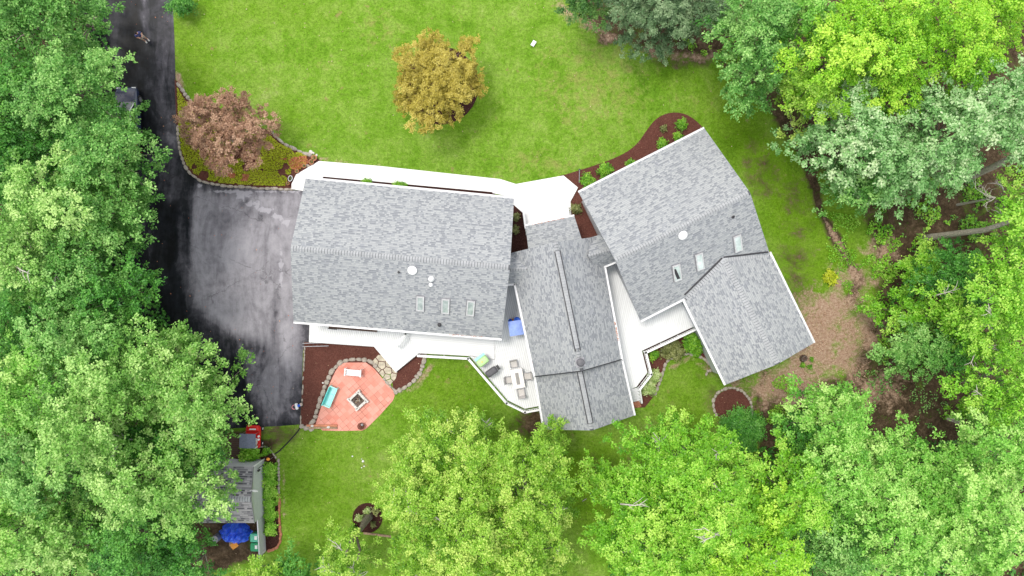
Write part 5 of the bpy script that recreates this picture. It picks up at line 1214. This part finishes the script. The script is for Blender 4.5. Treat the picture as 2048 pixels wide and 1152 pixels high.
# ------------------------------------------------------------------ shrubs and planting
for x, y, r_, h, sp, lb in [
    (1363, 249, 13, .55, 'boxwood', 'bright green shrub topmost in the curved mulch bed by the right house'), (1327, 257, 8, .3, 'dull', 'thin small green plant left of the topmost shrub in the curved bed'),
    (1356, 274, 11, .6, 'boxwood', 'green shrub against the right house roof, just below the topmost one'), (1325, 287, 12, .7, 'boxwood', 'round green shrub at the bend of the curved mulch bed'),
    (1261, 328, 11, .6, 'boxwood', 'small green shrub half under the eave in the middle of the curved bed'), (1210, 340, 17, .8, 'boxwood', 'large two-lobed green shrub near the walkway end of the curved bed'),
    (1175, 363, 17, .8, 'boxwood', 'rounded green shrub at the walkway end of the curved bed beside the grey pipe'), (1152, 417, 12, .6, 'dull', 'round olive shrub in the mulch wedge right of the entry'),
    (1032, 434, 9, .35, 'dull', 'upper sparse olive plant in the dark mulch pocket left of the entry'), (1031, 459, 9, .35, 'dull', 'lower sparse olive plant in the dark mulch pocket left of the entry'),
    (1307, 710, 12, .6, 'boxwood', 'vivid green shrub in the corner of the right deck railing'), (1383, 685, 22, 1.0, 'boxwood', 'largest bright shrub below the right deck, beside the wing wall'),
    (1345, 700, 24, .7, 'dull', 'loose olive and green planting between the two bright shrubs below the right deck'), (1393, 704, 11, .5, 'boxwood', 'small low green shrub at the top of the stone horseshoe'),
    (1307, 752, 17, .6, 'variegated', 'upper pale variegated shrub outside the right deck railing'), (1296, 777, 17, .6, 'variegated', 'lower pale variegated shrub beside the right deck steps'),
    (533, 903, 10, .4, 'boxwood', 'small green shrub at the rounded tip of the shed bed'), (542, 1054, 0, .5, 'boxwood', ''),
    (1662, 556, 16, .4, 'cover', 'yellow green clump growing alone in the side lawn'), (1623, 719, 5, .25, 'boxwood', 'small green plant right of the rotting stump'), (1605, 731, 6, .25, 'boxwood', 'small bright green plant below the rotting stump'), (1619.5, 733.5, 5, .25, 'boxwood', 'small pale green plant below and right of the rotting stump'),
    (734.5, 1021, 8, .35, 'variegated', 'spiky pale plant at the top of the round mulch bed in the back lawn'), (719, 1036, 9, .35, 'variegated', 'spiky pale plant left of the leaning trunk'), (746, 1049, 6, .3, 'dull', 'small spiky plant right of the leaning trunk'),
    (708, 1058, 10, .5, 'boxwood', 'green sprout at the lower left rim of the round mulch bed'), (752, 1021, 9, .5, 'dull', 'yellowish leafy plant at the upper right of the round mulch bed')]:
    if r_: shrub(x, y, r_, h, sp, lb, leaf=.12 if r_ > 7 else .08, cs=.24 if r_ > 9 else .15, dens=300)
shrub(498, 909, 24, .9, 'maple', 'big rounded light green shrub between the red cart and the shed', leaf=.17, cs=.38, dens=330)
for i, (y, rx_, lb) in enumerate([(938, 17, 'topmost bushy green plant of the column beside the shed wall'), (962, 18, 'second green plant from the top of the column beside the shed wall'), (986, 18, 'third green plant from the top of the column beside the shed wall'), (1008, 17, 'fourth green plant from the top of the column beside the shed wall'), (1029, 15, 'lowest green plant of the column of four above the bare mulch gap'), (1057, 16, 'lone square green plant near the lower end of the shed bed')]):
    shrub(541, y, rx_, .5, 'maple', lb, leaf=.12, cs=.28, group='green plants beside the shed', dens=300, seed=50+i)
shrub(735, 363.5, 9, .35, 'boxwood', 'dark green mound peeping over the eave above the front of the left house', leaf=.07, cs=.2, ex=1.5, ey=.6)
shrub(800, 369.5, 10, .3, 'boxwood', 'low green strip of plants above the front eave of the left house', leaf=.08, cs=.2, ex=2.0, ey=.5)
shrub(1485, 858, 50, 2.0, 'deep', 'large dense rounded shrub overlapping the round stone ringed mulch bed', leaf=.13, cs=.5, dens=230)
shrub(366, 12, 26, 1.6, 'deep', 'green shrub at the top edge between driveway and front lawn', leaf=.13, cs=.45, dens=230)

def cover(name, polys, n_, leaf, mat, label, cat, seed, zmax=.12, spread=.5, holes=0.0, blobs=None):
    rng = np.random.default_rng(seed); P_ = []
    for pl in polys:
        w_ = [P2(x, y, .05) for x, y in pl]; xs = [p[0] for p in w_]; ys = [p[1] for p in w_]
        X = rng.uniform(min(xs), max(xs), n_); Y = rng.uniform(min(ys), max(ys), n_); k = inside(X, Y, w_)
        nz = np.sin(X*1.7+seed)+np.sin(Y*2.1+X*.8)+np.sin(X*4.3-Y*3.1)*.7+np.sin(Y*7.3+X*5.1)*.4
        k &= nz > holes; P_.append(np.stack([X[k], Y[k], .04+rng.random(k.sum())*zmax], 1))
    p = np.concatenate(P_); m_ = len(p); t = rng.normal(.5, .2, m_) + .15*np.sin(p[:, 0]*1.1)*np.sin(p[:, 1]*.9)
    o = leaves_object(name, p, rng.normal(0, spread, (m_, 3))+[0, 0, 1], rng.normal(size=(m_, 3)), leaf*rng.uniform(.6, 1.3, m_), t, L[mat])
    return tag(o, label, cat, kind='stuff')
cover('ground_cover', [[(355, 175), (370, 200), (400, 225), (540, 270), (556, 285), (590, 300), (614, 312), (612, 330), (590, 345), (576, 360), (570, 372), (500, 370), (440, 366), (405, 357), (388, 346), (372, 326), (362, 298), (357, 250)]], 52000, .09, 'cover', 'bright yellow green ground cover filling the bed beneath the bronze tree', 'ground cover', 3, holes=-1.1)
cover('ground_cover', [[(560, 318), (612, 312), (618, 325), (590, 345), (560, 350), (540, 335)], [(450, 345), (500, 350), (495, 362), (440, 358)]], 5000, .10, 'litter', 'rusty red creeping plants among the yellow ground cover', 'ground cover', 5, .16, holes=.2)
cover('undergrowth', [[(1760, 560), (1700, 590), (1660, 540), (1640, 420), (1700, 430), (1760, 470), (1850, 500), (1850, 560)]], 8000, .13, 'maple', 'low light green weeds along the bare gully', 'undergrowth', 7, .18, holes=.2)
cover('undergrowth', [[(1700, 380), (2100, 320), (2200, 740), (1930, 735), (1760, 735), (1740, 560)]], 30000, .20, 'maple', 'low leafy undergrowth on the brown wood floor', 'undergrowth', 8, .35, holes=.55)
cover('undergrowth', [[(-200, -100), (200, -60), (230, 200), (270, 420), (290, 560), (400, 720), (430, 860), (380, 1000), (390, 1300), (-200, 1300)]], 60000, .30, 'deep', 'dark leafy undergrowth beneath the left wood', 'undergrowth', 18, .5, holes=-1.2)
cover('undergrowth', [[(1740, 380), (2100, 360), (2100, 900), (1900, 880), (1720, 790), (1700, 740), (1900, 740), (1880, 480), (1760, 470)]], 16000, .16, 'oak', 'scattered green seedlings on the brown floor of the right wood', 'undergrowth', 21, .2, holes=.35)
cover('undergrowth', [[(1560, 880), (2200, 880), (2200, 1300), (1200, 1300), (1230, 1000)]], 26000, .30, 'deep', 'dark leafy undergrowth beneath the lower right wood', 'undergrowth', 19, .5, holes=-1.2)
cover('undergrowth', [[(1500, 800), (1560, 750), (1620, 740), (1640, 780), (1560, 860), (1500, 880)]], 7000, .15, 'maple', 'sparse weeds below the gable of the right wing', 'undergrowth', 9, .2, holes=.8)
cover('undergrowth', [[(1350, 60), (1480, 60), (1500, 130), (1400, 130)]], 3000, .15, 'maple', 'weeds at the wood edge above the front lawn', 'undergrowth', 10, .2, holes=.4)
cover('leaf_litter', [[(1560, 660), (1720, 580), (1780, 740), (1640, 790), (1530, 790), (1510, 760)]], 5000, .09, 'tan', 'dry tan leaves scattered over the bare ground right of the house', 'leaf litter', 11, .03, .3, holes=-.5)
# scattered leaves on driveway and lawn
rng = np.random.default_rng(77); pts = []
for _ in range(170):
    x, y = rng.uniform(240, 600), rng.uniform(-20, 840)
    if (x < 345 or 385 < y) and x < 352+ (y > 385)*240: pts.append(tuple(P(x, y, .03)))
pts = np.array(pts); k = len(pts); tag(leaves_object('fallen_leaves', pts, rng.normal(0, .3, (k, 3))+[0, 0, 1], rng.normal(size=(k, 3)), rng.uniform(.04, .13, k), rng.random(k), L['litter']), 'pale fallen leaves dotted over the wet driveway', 'fallen leaves', kind='stuff')
pts = []
for _ in range(1400):
    x, y = rng.uniform(360, 1560), rng.uniform(-10, 1140)
    if y < 320 or 720 < y: pts.append(tuple(P(x, y, .03)))
pts = np.array(pts); k = len(pts); tag(leaves_object('lawn_leaves', pts, rng.normal(0, .4, (k, 3))+[0, 0, 1], rng.normal(size=(k, 3)), rng.uniform(.04, .12, k), rng.random(k), L['tan']), 'small dry leaves and clippings sprinkled over the lawn', 'fallen leaves', kind='stuff')
# dry leaves caught in gutters and the roof valleys
pts = []; rng = np.random.default_rng(31)
def litter_line(a, b, n_, wd):
    for _ in range(n_):
        t = rng.random(); p = a.lerp(b, t) + Vector((rng.normal(0, wd), rng.normal(0, wd), rng.uniform(.0, .05))); pts.append(tuple(p))
litter_line(P(896, 667.5, 3.98), P(968, 672.5, 3.98), 150, .04); litter_line(P(715, 652, 3.98), P(775, 657, 3.98), 20, .04)
litter_line(P(1056, 668, 3.88), P(1068, 725, 3.88), 160, .04); litter_line(P(1228, 640, 3.88), P(1237, 680, 3.88), 50, .03); litter_line(P(1064, 450, 2.98), P(1132, 436, 2.98), 110, .03)
litter_line(P(1378, 610, 3.8), P(1410, 675, 3.8), 170, .05); litter_line(P(1490, 512, 4.3), P(1538, 503, 3.95), 140, .06); litter_line(P(1532, 506, 3.85), P(1548, 535, 3.85), 60, .05)
pts = np.array(pts); k = len(pts); tag(leaves_object('roof_leaves', pts, rng.normal(0, .5, (k, 3))+[0, 0, 1], rng.normal(size=(k, 3)), rng.uniform(.05, .11, k), rng.random(k), L['litter']), 'rusty dry leaves caught in the gutters and roof valleys', 'fallen leaves', kind='stuff')
v_ = MB()
for a, b in ((on_plane('E2', 1369, 590, .03), on_plane('E2', 1444, 516, .03)), (on_plane('E2', 1448, 514.5, .03), on_plane('E2', 1536, 504, .03))): v_.seg(a, b, .12, .04)
hpart(v_, 'valley_flashing', M['dark'])

# ------------------------------------------------------------------ trees
GW = 'trees of the dense wood left of the driveway'
T = [ # px, py, r, top height, species, label, extras
 (55, 45, 110, 16, 'oak', 'mid green oak in the top left corner of the wood', {}),
 (165, 45, 62, 14, 'oak', 'oak whose branches overhang the top of the driveway', {}),
 (158, 185, 106, 17, 'oak', 'dark green oak beside the driveway, just above the parked car', {'leaf': .16}),
 (30, 200, 110, 15, 'deep', 'deep green tree at the left edge, below the top left oak', {}),
 (60, 330, 110, 13, 'deep', 'dark tree in the hollow at the left edge of the wood', {}),
 (236, 240, 34, 12, 'oak', 'small leafy bough crown hanging over the roof of the navy car', {'name': 'young_tree'}),
 (225, 325, 92, 16, 'oak', 'bushy green oak hiding the rear of the navy car', {}),
 (120, 400, 100, 17, 'oliveoak', 'light green oak left of the widest part of the driveway', {}),
 (228, 425, 82, 15, 'oak', 'rounded oak bulging over the driveway beside the patched asphalt', {}),
 (45, 505, 105, 17, 'oliveoak', 'pale oak with bare grey twigs at the left edge', {'dead': 7}),
 (170, 530, 90, 15, 'oak', 'mid green oak between the twiggy oak and the driveway', {}),
 (255, 585, 72, 14, 'deep', 'darker green tree leaning over the left edge of the driveway', {}),
 (60, 640, 110, 14, 'deep', 'deep green tree at the left edge, below the twiggy oak', {}),
 (170, 690, 105, 16, 'oak', 'green oak in the middle of the left wood', {'dead': 2}),
 (370, 745, 92, 15, 'oliveoak', 'olive green tree standing over the lower left corner of the driveway', {'dens': .95}),
 (410, 820, 86, 16, 'oliveoak', 'pale olive crown reaching towards the red cart', {}),
 (285, 745, 90, 17, 'oliveoak', 'tall light crown left of the lower driveway corner', {}),
 (60, 790, 115, 17, 'pale', 'yellow green tree at the lower part of the left edge', {}),
 (190, 830, 110, 18, 'oliveoak', 'broad pale olive oak in the lower left wood', {'dead': 2}),
 (310, 880, 60, 11, 'deep', 'dark gap-filling tree with bare branches showing in the lower left wood', {'dead': 4}),
 (382, 888, 66, 12, 'deep', 'dark green crown just above the shed roof', {}),
 (385, 965, 92, 15, 'oliveoak', 'olive tree whose branches lie over the shed roof', {'lobe': .34, 'cs': .75}),
 (270, 960, 95, 17, 'oliveoak', 'light olive tree left of the shed', {}),
 (100, 930, 110, 16, 'oak', 'green oak at the lower left of the wood', {}),
 (40, 1050, 110, 16, 'pale', 'light green tree at the bottom left corner', {}),
 (160, 1070, 100, 14, 'oliveoak', 'olive tree along the bottom left edge', {}),
 (290, 1080, 100, 13, 'deep', 'dark green tree along the bottom edge, left of the tarpaulin', {}),
 (396, 1120, 52, 11, 'deep', 'dark green tree directly below the blue tarpaulin', {}),
 (520, 1142, 50, 9, 'locust', 'yellow green sapling overlapping the lower wheelie bin', {'dead': 2}),
 (595, 1150, 48, 7, 'deep', 'dark green bush at the bottom edge of the back lawn', {}),
 # bottom centre
 (925, 942, 138, 15, 'locust', 'feathery yellow green tree nearest the patio lawn, below the dining deck', {'dead': 9, 'dens': .85, 'leaf': .15, 'lobe': .22}),
 (845, 975, 100, 14, 'locust', 'yellow green tree left in the bottom centre clump', {'dead': 5, 'dens': .85, 'leaf': .15}),
 (1030, 985, 125, 15, 'locust', 'yellow green tree right in the bottom centre clump', {'dead': 6, 'dens': .85, 'leaf': .15}),
 (910, 1080, 140, 16, 'locust', 'pale yellow green tree at the bottom edge, centre left', {'dead': 4, 'dens': .9, 'leaf': .15}),
 (1050, 1110, 105, 15, 'locust', 'pale yellow green tree at the bottom edge, centre', {'dead': 3, 'leaf': .15}),
 (1098, 892, 34, 8, 'locust', 'small leafy top touching the lower corner of the middle roof', {'leaf': .15}),
 # bottom right
 (1352, 922, 108, 14, 'maple', 'bright green maple just below the middle roof and deck steps', {'dead': 5, 'dens': .95, 'leaf': .16, 'lobe': .24}),
 (1260, 1020, 100, 14, 'maple', 'bright green maple on the left of the lower right clump', {'dead': 3, 'leaf': .16}),
 (1410, 1004, 124, 16, 'maple', 'tall bright green maple in the middle of the lower right clump', {'dead': 7, 'leaf': .16}),
 (1310, 1110, 110, 14, 'maple', 'bright green maple at the bottom edge below the hose', {'dead': 2}),
 (1500, 1100, 125, 15, 'lime', 'lime green maple at the bottom edge, right of centre', {'dead': 2}),
 (1572, 980, 90, 14, 'maple', 'maple with yellowish tips beside the dark rounded shrub', {}),
 (1600, 845, 48, 9, 'deep', 'small dark bluish green tree beside the bare brown ground', {}),
 (1662, 838, 82, 14, 'pale', 'pale green tree nearest the gable of the right wing', {}),
 (1765, 908, 72, 13, 'pale', 'pale green tree between the pale gable tree and the dark ravine', {}),
 (1680, 960, 110, 15, 'pale', 'mid pale green tree in the lower right wood', {}),
 (1862, 968, 88, 15, 'pale', 'pale green tree below the cut log', {}),
 (1800, 1050, 120, 16, 'pale', 'broad pale green tree at the lower right', {'dead': 2}),
 (1660, 1090, 90, 13, 'oak', 'darker green tree at the bottom edge of the lower right wood', {}),
 (1950, 1040, 120, 16, 'pale', 'soft green tree in the bottom right corner', {}),
 (1985, 900, 100, 15, 'pale', 'pale green tree at the right edge, below the bright maples', {}),
 # right
 (1985, 770, 95, 14, 'maple', 'bright green tree at the right edge, level with the ravine', {'dead': 4}),
 (1975, 620, 95, 14, 'maple', 'bright yellow green tree at the right edge, halfway down', {'dead': 4}),
 (2040, 520, 75, 13, 'maple', 'green tree at the right edge below the big silvery tree', {}),
 (1880, 688, 50, 7, 'deep', 'dark green understory tree beside the bright right edge trees', {'name': 'young_tree'}),
 (1825, 700, 70, 5, 'oak', 'dense low tree on the wood edge, nearest the bare pink ground', {'leaf': .15, 'name': 'young_tree'}),
 (1800, 620, 55, 4, 'maple', 'low leafy thicket at the wood edge above the dense low tree', {'leaf': .16, 'name': 'young_tree'}),
 (1890, 560, 70, 6, 'deep', 'dark understory tree below the pale leaning trunk', {'name': 'young_tree'}),
 (1835, 540, 45, 3, 'maple', 'light green thicket just below the foot of the pale trunk', {'leaf': .16, 'name': 'young_tree'}),
 (2015, 400, 48, 12, 'maple', 'sparse yellowish crown with bare twigs between the two leaning trunks', {'dead': 5, 'dens': .6}),
 # top right
 (1700, 280, 105, 14, 'silver', 'silvery green tree nearest the right house', {'leaf': .19}),
 (1790, 330, 92, 13, 'silver', 'silvery green crown bulging towards the bare wood floor', {'leaf': .19}),
 (1880, 270, 115, 15, 'silver', 'large silvery green tree at the upper right', {'leaf': .19}),
 (1985, 215, 95, 16, 'silver', 'silvery green tree touching the right edge', {'leaf': .19}),
 (1710, 385, 50, 6, 'oak', 'low green tree beneath the edge of the silvery crowns', {'name': 'young_tree'}),
 (1505, 60, 95, 14, 'oak', 'green tree at the top edge, left of the lime green crowns', {}),
 (1500, 150, 72, 12, 'oak', 'rounded green tree overhanging the front lawn at the wood edge', {}),
 (1600, 40, 70, 14, 'pale', 'fresh green tree at the top edge beside the lime crowns', {}),
 (1650, 135, 92, 16, 'lime', 'lime green tree on the lawn side of the top right group', {'leaf': .16}),
 (1590, 205, 52, 12, 'locust', 'yellow green low crown above the side lawn', {'leaf': .16}),
 (1765, 85, 110, 17, 'lime', 'tallest lime green tree at the top right', {'leaf': .16}),
 (1900, 95, 100, 17, 'lime', 'lime yellow tree near the top right corner', {'leaf': .16, 'dead': 1}),
 (2000, 30, 90, 16, 'lime', 'lime green tree in the top right corner', {'leaf': .16}),
 (1770, 175, 60, 14, 'lime', 'small lime crown just above the silvery trees', {'leaf': .16}),
]
for i, (x, y, r_, zt, sp, lb, kw) in enumerate(T):
    tree(x, y, r_, zt, sp, lb, seed=100+i, **{**dict(group=None, cs=1.0), **kw})
# ornamentals
tree(873, 160, 100, 5.2, 'gold', 'golden yellow ornamental tree in its own round mulch bed', name='ornamental_tree', leaf=.11, dens=1.1, sub=.24, cs=.6, lobe=.19, seed=17, Hc=2.6, elong=1.15, flat=.6, base=(884, 170, 0), fill=.85)
tree(452, 262, 92, 4.6, 'bronze', 'bronze pink ornamental tree in the planted bed by the driveway', name='ornamental_tree', leaf=.11, dens=1.1, sub=.24, cs=.6, lobe=.09, seed=12, Hc=2.6, elong=1.1, flat=.6, base=(470, 285, 0), bark='palebark')
# conifers at the top
def conifer(x, y, r_, zt, sp, label, seed):
    tree(x, y, r_, zt, sp, label, name='conifer', cat='conifer', leaf=.12, dens=1.2, sub=.28, cs=.8, seed=seed, Hc=zt*.55, lobe=.12, elong=1.5, flat=.6)
conifer(1165, 15, 48, 6, 'cedar', 'dark green cedar at the top edge, first of the conifers by the lawn', 1); conifer(1255, 28, 62, 8, 'conifer', 'grey green conifer right of the dark cedar', 2)
conifer(1325, 50, 66, 8, 'conifer', 'grey green conifer in the middle of the top edge row', 3); conifer(1400, 30, 60, 9, 'conifer', 'grey green conifer beside the broadleaf wood', 4); conifer(1330, -20, 70, 10, 'conifer', 'pale conifer cut by the top edge of the picture', 6)

# tree whose trunk shows below, in the round mulch bed of the back lawn
b = P(738, 1033, 0); c = P(705, 1078, 5.0)
rt = tree(690, 1118, 62, 9, 'locust', 'pale yellow green tree growing from the round mulch bed, its trunk in view', name='broadleaf_tree', leaf=.15, dens=.75, cs=.7, seed=300, dead=6, trunk=False)
loc = rt.location.copy(); m_ = MB(); m_.tube([b+Vector((0, 0, -.1)), b+Vector((0, 0, .3)), P(731, 1042, 1.3), P(722, 1058, 2.6), P(712, 1070, 3.8), P(704, 1080, 4.8), P(692, 1105, 7)], [.36, .30, .29, .17, .20, .17, .06], 14)
m_.tube([P(712, 1070, 3.8), P(720, 1100, 6), P(715, 1120, 7.5)], [.12, .08, .03], 8); m_.build('trunk', M['bark'], rt, world=True, smooth=True)
a = P(727, 1066, .3); e = P(782, 1073, .3); o = MB().seg((0, 0, 0), e-a, .16, .10).build('plank', M['wood'], bevel=.01); o.location = a; tag(o, 'orange brown plank lying at the foot of the leaning trunk', 'plank')
# trunks leaning out on the right, seen between the crowns
def leaning_tree(pts, rad, label, sp=None, cr=1.2, m='palebark', seed=1):
    q = [P(*p) for p in pts]; r = empty('leaning_tree', q[0], 0, label, 'tree'); MB().tube([p-q[0] for p in q], rad, 12).build('trunk', M[m], r, smooth=True)
    rng = np.random.default_rng(seed); e = q[-1]-q[0]; pt, nr, tn, sz, ti, C = crown_points(rng, cr, 0, cr*.7, 1.0, .2, .5)
    leaves_object('crown', pt+np.array(e), nr, tn, sz, ti, L[sp or 'maple'], r)
leaning_tree([(1846, 478, 0), (1870, 473, 1.2), (1920, 466, 4), (1970, 460, 6.5), (2034, 438, 9.5)], [.36, .25, .22, .19, .13], 'leaning tree with a long pale grey trunk lying out over the brown wood floor', 'maple', 1.5, seed=3)
leaning_tree([(1905, 362, 1.5), (1945, 352, 3.5), (1990, 332, 6.5), (2050, 300, 9)], [.30, .25, .22, .16], 'leaning tree with a grey trunk emerging below the silvery crowns', 'silver', 1.6, seed=4)
leaning_tree([(1800, 634, 0), (1835, 636, 2.5), (1885, 630, 5)], [.22, .19, .12], 'slender tree whose faint grey trunk shows in the low green thicket', 'maple', 1.5, seed=5)
a = P(1893, 834, .35); e = P(1922, 845, .9); o = MB().tube([(0, 0, 0), (e-a)*.5, e-a], [.21, .2, .2], 14).build('cut_log', M['palebark'], smooth=False); o.location = a; tag(o, 'short cut log sticking out above the pale trees at the lower right', 'log')
# bare twigs near the right edge
m_ = MB(); rng = np.random.default_rng(5); q0 = P(1990, 395, 6)
def twig(q, ang, ln, rad, dep):
    pts_ = [q]; aa = ang
    for _ in range(3): aa += rng.uniform(-.45, .45); q = q + Vector((math.cos(aa)*ln/3, math.sin(aa)*ln/3, rng.uniform(-.05, .15))); pts_.append(q)
    m_.tube(pts_, [rad, rad*.8, rad*.6, rad*.3], 5)
    if dep:
        for p_ in pts_[1:]: twig(p_, aa+rng.choice([-1, 1])*rng.uniform(.4, 1.2), ln*rng.uniform(.3, .6), rad*.6, dep-1)
for k in range(3): twig(Vector((0, 0, 0)), 2.6+k*.55, rng.uniform(.9, 1.7), .035, 2)
m_.tube([Vector((0, 0, 0)), Vector((.6, .1, -2.5)), Vector((1.2, .2, -6))], [.05, .07, .1], 6)
o = m_.build('dead_tree', M['deadwood']); o.location = q0; tag(o, 'thin bare dead tree with pale twigs beside the right edge', 'dead tree')
